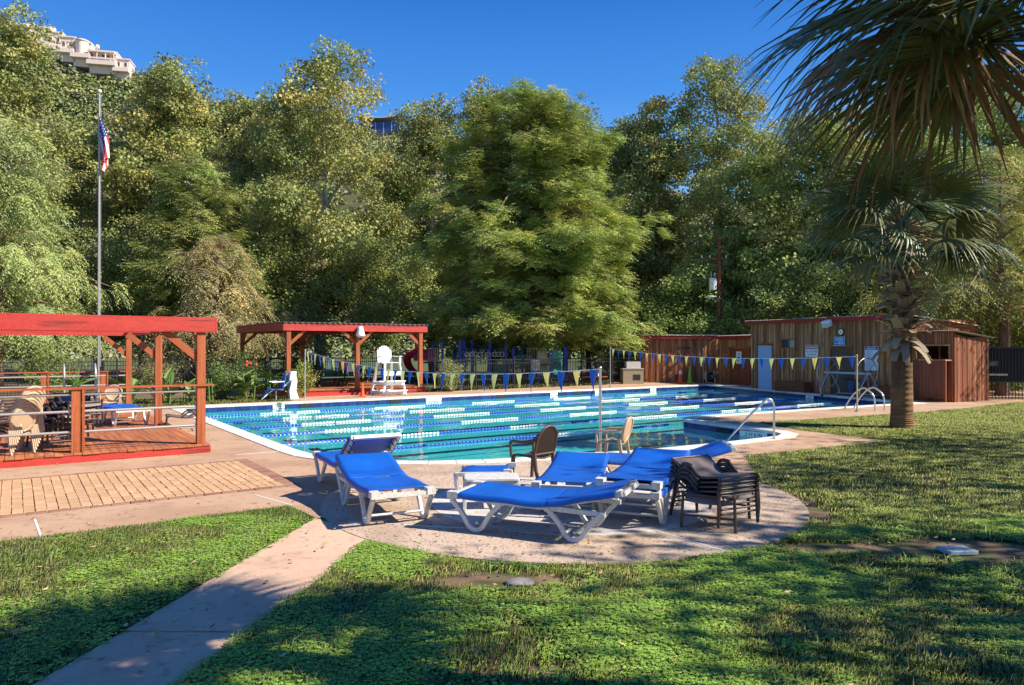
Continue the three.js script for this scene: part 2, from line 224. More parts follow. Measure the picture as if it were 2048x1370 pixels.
// pool shell, coping, tiles, floor, water
const WATER = -.17, FLOOR = -.50;
{
  const shellM = mat({ color: L(.30, .62, .66), roughness: .7 });
  const floorTex = tex(512, 512, (u, v, i, j) => mul([170, 226, 228], .9 + .16 * fbm(u, v, 9, 9, 4, 505)), [6, 6]);
  const floorM = mat({ map: floorTex, roughness: .8 });
  const walls = []; for (let i = 0; i < pool.length; i++) { const a = pool[i], b = pool[(i + 1) % pool.length], l = Math.hypot(b[0] - a[0], b[1] - a[1]); const g = new THREE.PlaneGeometry(l, .55); g.rotateY(Math.atan2(-(b[1] - a[1]), b[0] - a[0])); walls.push(g.translate((a[0] + b[0]) / 2, -.275, (a[1] + b[1]) / 2)); }
  const shell = st('swimming_pool', walls, shellM, 'long blue lane swimming pool with white coping', 'pool');
  part(shell, 'pool_floor', flat(offset(pool, .02), FLOOR), floorM);
  const lineM = mat({ color: L(.01, .03, .10), roughness: .7 });
  for (let k = 0; k < 8; k++) { const v = -25.5 + 2 * k, u0 = 6.2, u1 = k > 5 ? 14 : 27.5 - k * .55, [x, z] = UV((u0 + u1) / 2, v); part(shell, 'lane_line', box(u1 - u0, .006, .26, x, FLOOR + .005, z, TH), lineM); if (k < 6) for (const ue of [u0, u1]) { const [a, b] = UV(ue, v); part(shell, 'lane_cross', box(.26, .006, .9, a, FLOOR + .009, b, TH), lineM); } }
  // coping stones
  const ring = resample(pool, .62), out = offset(ring, .33), inn = offset(ring, -.03), sg = .006;
  const cms = [M.coping, mat({ map: T.coping, color: L(.95, .94, .92), roughness: .8 }), mat({ map: T.coping, color: L(1, .98, .94), roughness: .8 })];
  reseed(5);
  for (let i = 0; i < ring.length; i++) {
    const j = (i + 1) % ring.length, mixp = (a, b, t) => [lerp(a[0], b[0], t), lerp(a[1], b[1], t)];
    const q = [mixp(inn[i], inn[j], sg / .6), mixp(inn[i], inn[j], 1 - sg / .6), mixp(out[i], out[j], 1 - sg / .6), mixp(out[i], out[j], sg / .6)];
    const s = new THREE.ExtrudeGeometry(poly(q), { depth: .05, bevelEnabled: true, bevelThickness: .012, bevelSize: .008, bevelOffset: -.008, bevelSegments: 2 }).rotateX(-Math.PI / 2).translate(0, -.014, 0);
    part(shell, 'coping_stone', s, pick(cms));
  }
  // waterline tiles: the far wall and the wading wall singly, the rest joined
  const bulk = [];
  for (let i = 0; i < pool.length; i++) {
    const a = pool[i], b = pool[(i + 1) % pool.length], l = Math.hypot(b[0] - a[0], b[1] - a[1]), n = Math.max(1, Math.round(l / .155)), dx = (b[0] - a[0]) / l, dz = (b[1] - a[1]) / l, ang = Math.atan2(-dz, dx), solo = i === 0 || (i >= 6 && i <= 11);
    const nx = area2(pool) > 0 ? -dz : dz, nz = area2(pool) > 0 ? dx : -dx;
    const g0 = new THREE.BoxGeometry(l / n - .01, .148, .02);
    for (let k = 0; k < n; k++) { const s = (k + .5) / n * l, x = a[0] + dx * s + nx * .008, z = a[1] + dz * s + nz * .008, y = -.1; if (solo) { const t = part(shell, 'tile', g0, hash(k, i, 3) > .5 ? M.tile : M.tile2); t.position.set(x, y, z); t.rotation.y = ang; } else { const g = g0.clone(); g.rotateY(ang); bulk.push(g.translate(x, y, z)); } }
  }
  part(shell, 'waterline_tiles', bulk, M.tile).userData.kind = 'stuff';
  // depth plates with black lettering, skimmer mouths
  const plate = (txt, u, v, turn, w, h = .13) => { const c = document.createElement('canvas'); c.width = Math.round(1024 * w / 1.0); c.height = Math.round(1024 * h); const x = c.getContext('2d'); x.fillStyle = '#e8e6de'; x.fillRect(0, 0, c.width, c.height); x.fillStyle = '#0c0c10'; x.font = `bold ${Math.round(c.height * .82)}px sans-serif`; x.textAlign = 'center'; x.textBaseline = 'middle'; x.fillText(txt, c.width / 2, c.height * .54, c.width * .94); const t = new THREE.CanvasTexture(c); t.colorSpace = THREE.SRGBColorSpace; const g = new THREE.BoxGeometry(w, h, .012), [px, pz] = UV(u, v); const o = part(shell, 'depth_plate', g, [M.white, M.white, M.white, M.white, mat({ map: t, roughness: .4 }), M.white]); o.position.set(px, -.095, pz); o.rotation.y = TH + turn; };
  plate('4 FT', 7.9, -26.468, 0, .42); plate('4 FT 6 IN', 14.25, -26.468, 0, .72); plate('5 FT', 20.5, -26.468, 0, .42); plate('5 FT', 23.2, -26.468, 0, .42); plate('7 FT', 26.9, -26.468, 0, .42);
  plate('7 FT', 28.38, -18.6, -1.88, .5); plate('2 FT 6 IN', 15.0, -11.36, -1.49, .78, .14);
  for (const u of [8.95, 12.55, 17.6, 21.9]) { const [x, z] = UV(u, -26.472); part(shell, 'skimmer_mouth', box(.5, .11, .012, x, -.09, z, TH), M.dark); }
  { const [x, z] = UV(15.08, -12.35); part(shell, 'skimmer_mouth', box(.42, .11, .012, x - .005, -.09, z, TH - 1.49), M.dark); }
  const water = st('water', flat(offset(pool, .02), WATER), new THREE.MeshPhysicalMaterial({ color: L(.34, .79, .81), transmission: 1, thickness: 0, ior: 1.33, roughness: .02, bumpMap: T.ripple, bumpScale: .010, side: THREE.DoubleSide }), 'clear turquoise water in the swimming pool', 'water');
}
// lake beyond the trees, far bank, hill
st('lake', flat([[-400, -66], [120, -66], [120, -150], [-400, -150]], .02), mat({ color: L(.10, .13, .045), roughness: .35 }), 'flat green lake glimpsed beyond the fence and the trees', 'lake');
const ridgeTop = x => { const k = [[-420, 122], [-230, 114], [-170, 107], [-134, 99], [-90, 88], [-50, 78], [0, 72], [60, 62], [150, 50], [420, 40]]; let i = 0; while (i < k.length - 2 && x > k[i + 1][0]) i++; const t = clamp((x - k[i][0]) / (k[i + 1][0] - k[i][0]), 0, 1); return lerp(k[i][1], k[i + 1][1], t); };
const hillH = (x, z) => { const t = clamp((-z - 140) / 130, 0, 1), back = clamp((-z - 275) / 160, 0, 1), s = t * t * (3 - 2 * t) * .55 + t * .45; return ridgeTop(x) * s * (1 - .35 * back) + (fbm(x / 800 + 3, z / 800 + 3, 24, 24, 4, 601) - .5) * 16 * t - .4; };
{
  const g = new THREE.PlaneGeometry(900, 340, 150, 70).rotateX(-Math.PI / 2).translate(0, 0, -300), p = g.attributes.position;
  for (let i = 0; i < p.count; i++) p.setY(i, hillH(p.getX(i), p.getZ(i)));
  g.computeVertexNormals();
  const uv = g.attributes.uv; for (let i = 0; i < uv.count; i++) uv.setXY(i, p.getX(i), p.getZ(i));
  const t = tex(512, 512, (u, v, i, j) => { const a = fbm(u, v, 12, 12, 4, 611), b = fbm(u, v, 30, 30, 3, 615); let c = mix3([58, 66, 34], [86, 84, 52], a); c = mix3(c, [150, 142, 128], clamp((b - .62) * 7, 0, 1)); return mul(c, .85 + .3 * hash(i, j, 617)); }, [60, 60]);
  st('hill', g, mat({ map: t, roughness: 1 }), 'steep scrub covered limestone hillside rising beyond the lake', 'hill');
}
// ---------- timber structures ----------
{ // sunlit deck with pergola beams and pipe railings
  const [bx, bz] = UV(3.1, -14.8);
  const d = thing('timber_deck', 'orange timber deck with red beam, posts and grey pipe railings', 'deck', [bx, 0, bz], TH);
  reseed(21);
  const dm = [M.deck, M.deck2, M.deck3];
  for (let i = 0; i < 50; i++) part(d, 'deck_board', box(.134, .036, 10.3 + rr(-.02, .02), -.06 - i * .141, .182 + rr(-.002, .002), -5.13), pick(dm));
  const fas = part(d, 'fascia', [box(7.1, .145, .04, -3.53, .088, -.02), box(.04, .145, 10.2, -.015, .088, -5.14)], M.redDark);
  part(d, 'deck_frame', [box(6.9, .14, 10.0, -3.55, .085, -5.15)], M.brown);
  const post = (x, z, y1 = 2.34, w = .15) => part(d, 'post', box(w, y1 - .2, w, x, (y1 + .2) / 2, z), M.post);
  const low = (x, z) => { const p = part(d, 'railing_post', [box(.15, 1.11, .09, x, .755, z - .03), box(.04, 1.11, .14, x + .105, .755, z - .03)], M.post); return p; };
  const posts = [[-.14, -.12], [-.27, -4.25], [-.27, -9.7], [-6.4, -.12], [-6.4, -4.25], [-6.4, -9.7]];
  for (const [x, z] of posts) {
    post(x, z); const s = x > -3 ? -1 : 1;
    part(d, 'brace', beam(V(x + s * .04, 1.83, z), V(x + s * .66, 2.37, z), .05, .13), M.post);
    part(d, 'brace', beam(V(x, 1.9, z - .04), V(x, 2.34, z - .55), .05, .12), M.post);
  }
  part(d, 'front_beam', band(Array.from({ length: 12 }, (_, i) => { const x = -7.6 + i * .7; return [x, 2.485 + .035 * Math.pow(clamp((-x - 1.5) / 5, 0, 1), 2)]; }), .285, .05, .004).translate(0, 0, -.015), M.red);
  part(d, 'front_beam', box(7.6, .27, .045, -3.7, 2.48, -.22), M.red);
  part(d, 'beam_end', box(.035, .285, .26, .118, 2.487, -.12), M.red);
  for (const z of [-4.25, -9.7]) part(d, 'cross_beam', box(6.6, .2, .06, -3.4, 2.50, z), M.red);
  for (const x of [-.1, -6.4]) part(d, 'side_beam', box(.06, .2, 9.4, x - .16, 2.5, -5.0), M.red);
  for (const y of [2.44, 2.53]) for (const x of [-.05, .0]) part(d, 'bolt', new THREE.CylinderGeometry(.012, .012, .02, 8).rotateX(Math.PI / 2).translate(x, y, -.005), M.dark);
  // front railing
  for (const x of [-2.2, -4.4, -6.6]) low(x, -.05);
  part(d, 'railing_cap', box(7.2, .035, .13, -3.52, 1.33, -.07), M.post);
  for (const y of [1.22, .92, .56]) part(d, 'railing_pipe', rod(V(-7.1, y, -.1), V(-.15, y, -.1), .024, .024, 10), M.pipe);
  // rear railing and ramp railing
  for (const x of [-.9, -2.4, -3.6, -5.1, -6.6]) low(x, -10.1);
  part(d, 'railing_cap', box(6.9, .035, .15, -3.5, 1.33, -10.12), M.post);
  for (const y of [1.2, .92, .56]) part(d, 'railing_pipe', rod(V(-7, y, -10.1), V(-.2, y, -10.1), .024, .024, 10), M.pipe);
  for (const x of [-4.0, -5.0, -6.9]) low(x, -7.6);
  part(d, 'railing_cap', box(3.2, .035, .15, -5.4, 1.33, -7.62), M.post);
  for (const y of [1.2, .92, .56]) part(d, 'railing_pipe', rod(V(-7, y, -7.6), V(-3.9, y, -7.6), .024, .024, 10), M.pipe);
}
{ // shaded pavilion across the pool
  const [bx, bz] = UV(9.27, -29.75);
  const d = thing('picnic_pavilion', 'red beamed timber pavilion on a low deck across the pool', 'pavilion', [bx, 0, bz], TH);
  reseed(22); const dm = [M.deck2, M.deck, M.brown];
  for (let i = 0; i < 45; i++) part(d, 'deck_board', box(.136, .04, 7.7, -.12 + i * .143, .255 + rr(-.002, .002), -3.7), pick(dm));
  part(d, 'fascia', [box(6.5, .21, .05, 3.08, .125, .08), box(.05, .21, 7.6, -.2, .125, -3.7), box(.05, .21, 7.6, 6.33, .125, -3.7)], M.redDark);
  part(d, 'step', box(4.2, .12, .35, 2.3, .07, .29), M.redDark); part(d, 'deck_frame', box(6.3, .2, 7.5, 3.05, .12, -3.7), M.brown);
  for (const x of [0, 3.0, 6.05]) for (const z of [0, -7.3]) {
    part(d, 'post', box(.17, 2.5, .17, x, 1.5, z), M.post);
    for (const s of [-1, 1]) if (Math.abs(x + s * 3 - 3) < 3.2) part(d, 'brace', beam(V(x + s * .06, 2.2, z), V(x + s * .72, 2.8, z), .06, .13), M.post);
    const s = z < -3 ? 1 : -1; part(d, 'brace', beam(V(x, 2.2, z + s * .06), V(x, 2.8, z + s * .72), .06, .13), M.post);
  }
  for (const z of [.11, -7.41]) part(d, 'long_beam', box(6.6, .31, .06, 3.05, 2.905, z), M.red);
  for (const x of [-.22, 6.33]) part(d, 'side_beam', box(.06, .31, 7.45, x, 2.905, -3.65), M.red);
  for (let i = 1; i < 8; i++) part(d, 'rafter', box(.05, .18, 7.4, -.2 + i * .8, 2.93, -3.65), M.post);
  part(d, 'roof', sheet((s, t) => [lerp(-.28, 6.4, s), 3.085 + .018 * Math.cos(s * 180), lerp(.2, -7.5, t)], 240, 2, .006), M.galv);
}
// weatherboarded huts round the deep end
function plankWall(o, x0, x1, y0, y1, w, openings = [], mats = M.siding, z = 0) {
  const n = Math.round((x1 - x0) / w), ww = (x1 - x0) / n;
  for (let i = 0; i < n; i++) {
    const a = x0 + i * ww, b = a + ww; let segs = [[y0, y1]];
    for (const [ox0, ox1, oy0, oy1] of openings) if ((a + b) / 2 > ox0 && (a + b) / 2 < ox1) segs = segs.flatMap(([s, e]) => [[s, Math.min(e, oy0)], [Math.max(s, oy1), e]].filter(q => q[1] - q[0] > .02));
    const m = pick(mats), dz = rr(-.006, .006);
    for (const [s, e] of segs) { const cy = (s + e) / 2; part(o, 'board', box(ww - .012, e - s, .03, (a + b) / 2, cy, z + dz), m); if (i % 2) part(o, 'batten', box(.045, e - s, .022, a, cy, z + .03), pick(mats)); }
  }
}
const corr = (w, d, y0, y1, over = .15, per = .09) => sheet((s, t) => [lerp(-over, w + over, s), lerp(y0, y1, t) + .016 * Math.cos(s * (w + 2 * over) / per * 2 * Math.PI), lerp(over + .1, -d, t)], Math.round(w / per * 6), 2, .005);
const canvasMat = (w, h, draw, o = {}) => { const c = document.createElement('canvas'); c.width = w; c.height = h; const x = c.getContext('2d'); draw(x, w, h); const t = new THREE.CanvasTexture(c); t.colorSpace = THREE.SRGBColorSpace; return mat({ map: t, roughness: .45, ...o }); };
const board = (o, name, w, h, th, m, side = M.white) => part(o, name, new THREE.BoxGeometry(w, h, th), [side, side, side, side, m, side]);
{
  reseed(31);
  // main hut, its long wall turned to the pool
  const S = -1.109, h = thing('changing_hut', 'tall weatherboarded hut with red fascia and blue door beside the deep end', 'hut', [11.8, 0, -35.8], S);
  const W = 8.2, H = 3.2;
  part(h, 'wall', [box(W, H, .06, W / 2, H / 2, -.06), box(.06, H, 4.5, .03, H / 2, -2.3), box(.06, H, 4.5, W - .03, H / 2, -2.3), box(W, H, .06, W / 2, H / 2, -4.6)], M.siding[1]);
  plankWall(h, 0, W, .05, H, .16, [[.38, 1.44, 0, 2.18], [2.0, 2.8, 2.02, 2.44], [4.7, 5.78, 0, 2.1]]);
  const doorM = mat({ color: L(.28, .42, .62), roughness: .5 });
  const dr = part(h, 'door', box(.92, 2.1, .035, .92, 1.1, -.01), doorM); part(dr, 'handle', box(.03, .1, .05, 1.28, 1.05, .03), M.steel);
  part(h, 'door_frame', [box(.07, 2.2, .08, .41, 1.1, .02), box(.07, 2.2, .08, 1.42, 1.1, .02), box(1.1, .07, .08, .915, 2.21, .02)], M.post);
  const dr2 = part(h, 'door', box(.98, 2.02, .035, 5.24, 1.06, -.01), mat({ color: L(.10, .048, .028), roughness: .6 })); part(dr2, 'handle', new THREE.SphereGeometry(.04, 10, 8).translate(4.83, 1.0, .04), M.steel);
  part(h, 'door_frame', [box(.06, 2.1, .07, 4.72, 1.06, .015), box(.06, 2.1, .07, 5.76, 1.06, .015), box(1.1, .06, .07, 5.24, 2.12, .015)], M.siding[1]);
  const win = part(h, 'window', [box(.8, .05, .07, 2.4, 2.03, .02), box(.8, .05, .07, 2.4, 2.43, .02), box(.05, .4, .07, 2.02, 2.23, .02), box(.05, .4, .07, 2.78, 2.23, .02), box(.04, .36, .05, 2.4, 2.23, .015)], M.post);
  const glass = mat({ color: L(.05, .07, .09), roughness: .08 }); part(win, 'pane', box(.34, .34, .01, 2.22, 2.23, -.01), glass); part(win, 'pane', box(.34, .34, .01, 2.58, 2.23, .0), mat({ color: L(.35, .36, .36), roughness: .1 }));
  part(h, 'fascia', [box(W + .4, .16, .05, W / 2, H + .06, .22)], mat({ map: T.redPaint, color: L(.8, .35, .4), roughness: .6 }));
  part(h, 'roof', corr(W, 4.7, H + .155, H - .25), M.galv);
  const fl = thing('wall_floodlight', 'white floodlight under the fascia of the tall weatherboarded hut', 'floodlight', [11.8 + .445 * 4.85, 3.06, -35.8 + .895 * 4.85], S);
  part(fl, 'housing', box(.3, .26, .3, 0, .02, .42, 0, 0, .35), M.white); part(fl, 'lens', box(.26, .2, .02, 0, -.07, .57, 0, 0, .35), M.galv); part(fl, 'arm', rod(V(0, .1, .2), V(0, .1, .4), .03), M.galv);
  const onWall = (name, label, cat, s, y, z = .06) => thing(name, label, cat, [11.8 + .445 * s - .895 * z, y, -35.8 + .895 * s + .445 * z], S);
  const ws = onWall('warning_sign', 'white warning sign with a red heading about no lifeguard on duty', 'sign', 3.73, 1.9);
  board(ws, 'sign_plate', .68, .52, .015, canvasMat(512, 392, (x, w, h2) => { x.fillStyle = '#e9e6ea'; x.fillRect(0, 0, w, h2); x.fillStyle = '#8e1c30'; x.fillRect(14, 14, w - 28, 130); x.fillStyle = '#f4eef0'; x.font = 'bold 96px sans-serif'; x.textAlign = 'center'; x.textBaseline = 'middle'; x.fillText('WARNING', w / 2, 82, w - 60); x.fillStyle = '#90203a'; x.font = 'bold 86px sans-serif'; x.fillText('NO LIFEGUARD', w / 2, 218, w - 50); x.fillText('ON DUTY', w / 2, 318, w - 130); }));
  const es = onWall('emergency_sign', 'blue sign with white lettering reading 911 over the brown door', 'sign', 5.22, 2.32, .09);
  board(es, 'sign_plate', .54, .38, .015, canvasMat(512, 360, (x, w, h2) => { x.fillStyle = '#e6eef6'; x.fillRect(0, 0, w, h2); x.fillStyle = '#1c6cb8'; x.fillRect(10, 10, w - 20, h2 - 20); x.fillStyle = '#f0f6fc'; x.textAlign = 'center'; x.textBaseline = 'middle'; x.font = 'bold 66px sans-serif'; x.fillText('IN CASE OF', w / 2, 66, w - 80); x.fillText('EMERGENCY', w / 2, 140, w - 60); x.font = 'bold 60px sans-serif'; x.fillText('DIAL', 120, 260); x.font = 'bold 150px sans-serif'; x.fillText('911', 330, 258); }));
  const rs = onWall('pool_rules_sign', 'tall white pool rules notice with a blue heading on weatherboards', 'sign', 6.74, 1.6);
  board(rs, 'sign_plate', .62, .98, .015, canvasMat(512, 800, (x, w, h2) => { x.fillStyle = '#d8dce4'; x.fillRect(0, 0, w, h2); x.fillStyle = '#24408c'; x.fillRect(10, 10, w - 20, 100); x.fillStyle = '#f2f4fa'; x.textAlign = 'center'; x.textBaseline = 'middle'; x.font = 'bold 60px sans-serif'; x.fillText('POOL RULES', w / 2, 62); x.fillStyle = '#3c4a78'; for (let i = 0; i < 22; i++) { const ww = 150 + 260 * hash(i, 3, 8); x.fillRect(36, 140 + i * 29, ww, 9); } }));
  const ck = onWall('wall_clock', 'round white wall clock with a black rim over the blue sign', 'clock', 5.27, 2.72, .07);
  part(ck, 'rim', new THREE.TorusGeometry(.135, .022, 8, 28), M.black); part(ck, 'face', new THREE.CylinderGeometry(.13, .13, .02, 28).rotateX(Math.PI / 2), M.white); part(ck, 'hand', box(.012, .1, .006, -.02, .035, .016, 0, .5), M.black); part(ck, 'hand', box(.01, .075, .006, .03, -.012, .02, 0, 1.9), M.black);
  // lower snack hut at the end of the row
  const q = thing('snack_hut', 'lower brown hut with a serving hatch and sunlit end wall', 'hut', [11.8 + .445 * 8.25, 0, -35.8 + .895 * 8.25], S);
  part(q, 'wall', [box(1.85, 1.62, .06, .92, .81, -.06), box(1.85, .48, .06, .92, 2.36, -.06), box(.75, .5, .06, .37, 1.87, -.06), box(.15, .5, .06, 1.775, 1.87, -.06), box(.06, 2.45, 2.1, 1.82, 1.2, -1.05), box(1.8, 2.4, .06, .9, 1.2, -2.1)], M.siding[1]);
  plankWall(q, 0, 1.85, .05, 2.62, .15, [[.75, 1.7, 1.62, 2.12]], [M.brown, M.siding[1]]);
  part(q, 'hatch_frame', [box(1.1, .06, .08, 1.22, 2.14, .03), box(.06, .5, .08, .7, 1.87, .03), box(.06, .5, .08, 1.74, 1.87, .03)], M.siding[2]);
  const ct = part(q, 'counter', [box(1.05, .05, .45, 1.3, 1.58, .22)], M.siding[2]); part(ct, 'counter_panel', box(.98, 1.36, .05, 1.3, .86, .36), M.brown); part(ct, 'counter_side', box(.05, 1.36, .36, .82, .86, .18), M.brown); part(ct, 'counter_edge', [box(.06, 1.5, .06, .83, .8, .38), box(.06, 1.5, .06, 1.78, .8, .38), box(1, .07, .06, 1.3, .2, .4)], M.brown);
  part(q, 'low_door', box(.7, 1.5, .05, .4, .8, .03), M.brown);
  for (let i = 0; i < 14; i++) part(q, 'end_board', box(.02, 2.5 - .02 * i, .13, 1.875 + .012 * (i % 2), 1.28 - .01 * i, -.07 - i * .15), pick([M.brown, M.siding[1]]));
  part(q, 'roof', sheet((s, t) => [lerp(-.1, 2.05, s), lerp(2.68, 2.42, t) + .014 * Math.cos(s * 150), lerp(.25, -2.3, t)], 140, 2, .005), M.galv);
  // low pump hut and the doorway between
  const p = thing('pump_hut', 'low weatherboarded pump hut with a reddish fascia behind the traffic cones', 'hut', [7.55, 0, -42], 0);
  part(p, 'wall', [box(4.25, 2.55, .06, 2.12, 1.28, -.06), box(.06, 2.55, 3, .03, 1.28, -1.5), box(.06, 2.55, 3, 4.22, 1.28, -1.5)], M.siding[1]);
  plankWall(p, 0, 4.25, .04, 2.56, .17, [], M.siding);
  part(p, 'corner_post', box(.16, 2.5, .16, 4.3, 1.27, .02), M.siding[2]); part(p, 'vent_slot', box(.75, .05, .03, 2.4, 2.02, .045), M.dark);
  part(p, 'fascia', box(4.6, .17, .05, 2.1, 2.64, .2), mat({ map: T.redPaint, color: L(.75, .5, .4), roughness: .6 })); part(p, 'roof', corr(4.25, 3.2, 2.74, 2.9), M.galv);
  const k = thing('restroom_hut', 'narrow recessed hut with a wide brown door bearing a small white notice', 'hut', [11.75, 0, -41.1], -1.176);
  part(k, 'wall', [box(2.9, 2.5, .06, 1.45, 1.25, -.06), box(2.9, 2.5, .06, 1.45, 1.25, -2.4)], M.siding[1]); plankWall(k, 0, 2.9, .04, 2.5, .16, [[.45, 2.75, 0, 2.05]], M.siding);
  part(k, 'door', [box(1.5, 1.95, .04, 1.75, 1.0, .0)], M.brown); part(k, 'door_frame', [box(.08, 2.05, .1, .96, 1.03, .03), box(.08, 2.05, .1, 2.54, 1.03, .03), box(1.66, .08, .1, 1.75, 2.06, .03)], M.post);
  part(k, 'fascia', box(3.1, .17, .05, 1.45, 2.6, .2), mat({ map: T.redPaint, color: L(.75, .42, .38), roughness: .6 })); part(k, 'roof', corr(2.9, 2.6, 2.7, 2.8), M.galv);
  const ns = thing('door_notice', 'small white notice with dark symbols on the wide brown door', 'sign', [11.75 + .385 * 1.72 - .03, 1.5, -41.1 + .923 * 1.72 + .012], -1.176);
  board(ns, 'sign_plate', .42, .66, .012, canvasMat(256, 400, (x, w, h2) => { x.fillStyle = '#dfe2e2'; x.fillRect(0, 0, w, h2); x.fillStyle = '#3a3f44'; x.beginPath(); x.arc(128, 90, 50, 0, 7); x.fill(); x.fillStyle = '#dfe2e2'; x.beginPath(); x.arc(128, 90, 32, 0, 7); x.fill(); x.fillStyle = '#3a3f44'; x.fillRect(60, 180, 136, 60); x.textAlign = 'center'; x.font = 'bold 62px sans-serif'; x.fillText('MEN', 128, 330); })).position.z = .03;
}
// iron railings, every picket by itself
function fence(label, a, b, h, gap = .115) {
  const dx = b[0] - a[0], dz = b[1] - a[1], len = Math.hypot(dx, dz), f = thing('iron_fence', label, 'fence', [a[0], 0, a[1]], Math.atan2(-dz, dx), 'black picket fences');
  const pk = new THREE.BoxGeometry(.02, h - .06, .02).translate(0, h / 2 + .03, 0), po = new THREE.BoxGeometry(.065, h + .12, .065).translate(0, h / 2 + .05, 0);
  const n = Math.round(len / gap); for (let i = 0; i <= n; i++) part(f, 'picket', pk, M.black).position.x = i * len / n;
  for (const y of [.14, h - .22, h - .04]) part(f, 'rail', new THREE.BoxGeometry(len, .035, .03).translate(len / 2, y, 0), M.black);
  for (let i = 0; i <= Math.round(len / 2.4); i++) part(f, 'fence_post', po, M.black).position.x = i * len / Math.round(len / 2.4);
}
fence('black iron picket fence between the pavilion and the pump hut', UV(15.9, -29.45), [7.4, -41.7], 1.5);
fence('black iron picket fence behind the picnic pavilion', UV(8.6, -38.3), UV(17, -37.6), 1.5);
fence('black iron picket fence behind the leafy bed and timber deck', [-25, -26.5], UV(8.6, -38.3), 1.45, .13);
{ // gate at the end of the huts
  const g = thing('iron_gate', 'black screened iron gate with push bar beside the snack hut', 'gate', [18.1, 0, -28.2], -.12);
  for (let i = 0; i < 22; i++) part(g, 'picket', new THREE.BoxGeometry(.022, 2.0, .022).translate(.05 + i * .12, 1.05, 0), M.black);
  part(g, 'rail', [box(2.7, .05, .04, 1.32, .1, 0), box(2.7, .05, .04, 1.32, .72, 0), box(2.7, .06, .04, 1.32, 2.05, 0)], M.black); part(g, 'screen', box(2.6, 1.3, .012, 1.32, 1.37, -.03), M.dark);
  part(g, 'push_bar', box(.85, .07, .06, .62, 1.0, .06), mat({ color: L(.4, .3, .25), roughness: .4 })); part(g, 'hinge_plate', box(.3, .09, .02, .2, 2.0, .04), M.tableRed);
  const s = thing('exit_sign', 'small dark exit sign with a pale outline on the iron gate', 'sign', [18.62, 1.43, -28.06], -.12);
  board(s, 'sign_plate', .33, .18, .012, canvasMat(256, 140, (x, w, h2) => { x.fillStyle = '#101410'; x.fillRect(0, 0, w, h2); x.strokeStyle = '#5c8a58'; x.lineWidth = 10; x.strokeRect(8, 8, w - 16, h2 - 16); x.fillStyle = '#6f9a66'; x.font = 'bold 80px sans-serif'; x.textAlign = 'center'; x.textBaseline = 'middle'; x.fillText('EXIT', w / 2, h2 / 2 + 4); }), M.black);
}
// far pavilion lamp, utility pole, flagpole
{ const [x, z] = UV(12.3, -29.48), f = thing('dome_floodlight', 'white round floodlight on the red beam of the pavilion', 'floodlight', [x, 2.55, z], TH); part(f, 'shade', new THREE.LatheGeometry([[.02, .42], [.1, .4], [.13, .28], [.15, .2], [.2, .05], [.19, 0]].map(p => new THREE.Vector2(...p)), 18), M.white); part(f, 'lens', new THREE.SphereGeometry(.17, 14, 8).scale(1, .5, 1), M.resin); part(f, 'arm', rod(V(0, .35, -.02), V(0, .35, -.16), .03), M.galv); }
{ const p = thing('utility_pole', 'dark wooden utility pole with a grey transformer behind the huts', 'utility pole', [12.75, 0, -44.6]);
  part(p, 'pole', rod(V(0, 0, 0), V(0, 9.0, 0), .15, .11, 12), M.brown); part(p, 'crossarm', box(1.7, .09, .09, -.3, 7.5, .12), M.brown);
  const tr = part(p, 'transformer', new THREE.CylinderGeometry(.23, .23, .72, 18).translate(-.42, 5.95, .1), M.white); part(tr, 'bushing', [rod(V(-.52, 6.4, .1), V(-.52, 6.65, .1), .04), rod(V(-.32, 6.4, .1), V(-.32, 6.65, .1), .04)], M.galv);
  for (const x of [-1.1, -.6, .4]) part(p, 'insulator', rod(V(x, 7.54, .12), V(x, 7.72, .12), .05), M.resin);
  const la = part(p, 'lamp_arm', tube([V(0, 4.9, .1), V(-.25, 5.15, .25), V(-.45, 5.17, .3)], .035, 12, 6), M.galv); part(la, 'lamp_head', new THREE.SphereGeometry(.22, 14, 10).scale(1.2, .4, .6).translate(-.62, 5.15, .35), M.white);
  for (const [a, b, s] of [[V(12.85, 5.3, -44.5), V(34, 4.9, -42), .3], [V(12.0, 7.6, -44.5), V(-12, 9.5, -58), .8]]) single('power_line', tube([a, a.clone().lerp(b, .5).add(V(0, -s, 0)), b], .012, 24, 5), M.black, s < .6 ? 'thin power line strung from the utility pole over the huts' : 'thin power line strung from the utility pole into the trees', 'power line', 'power lines'); }
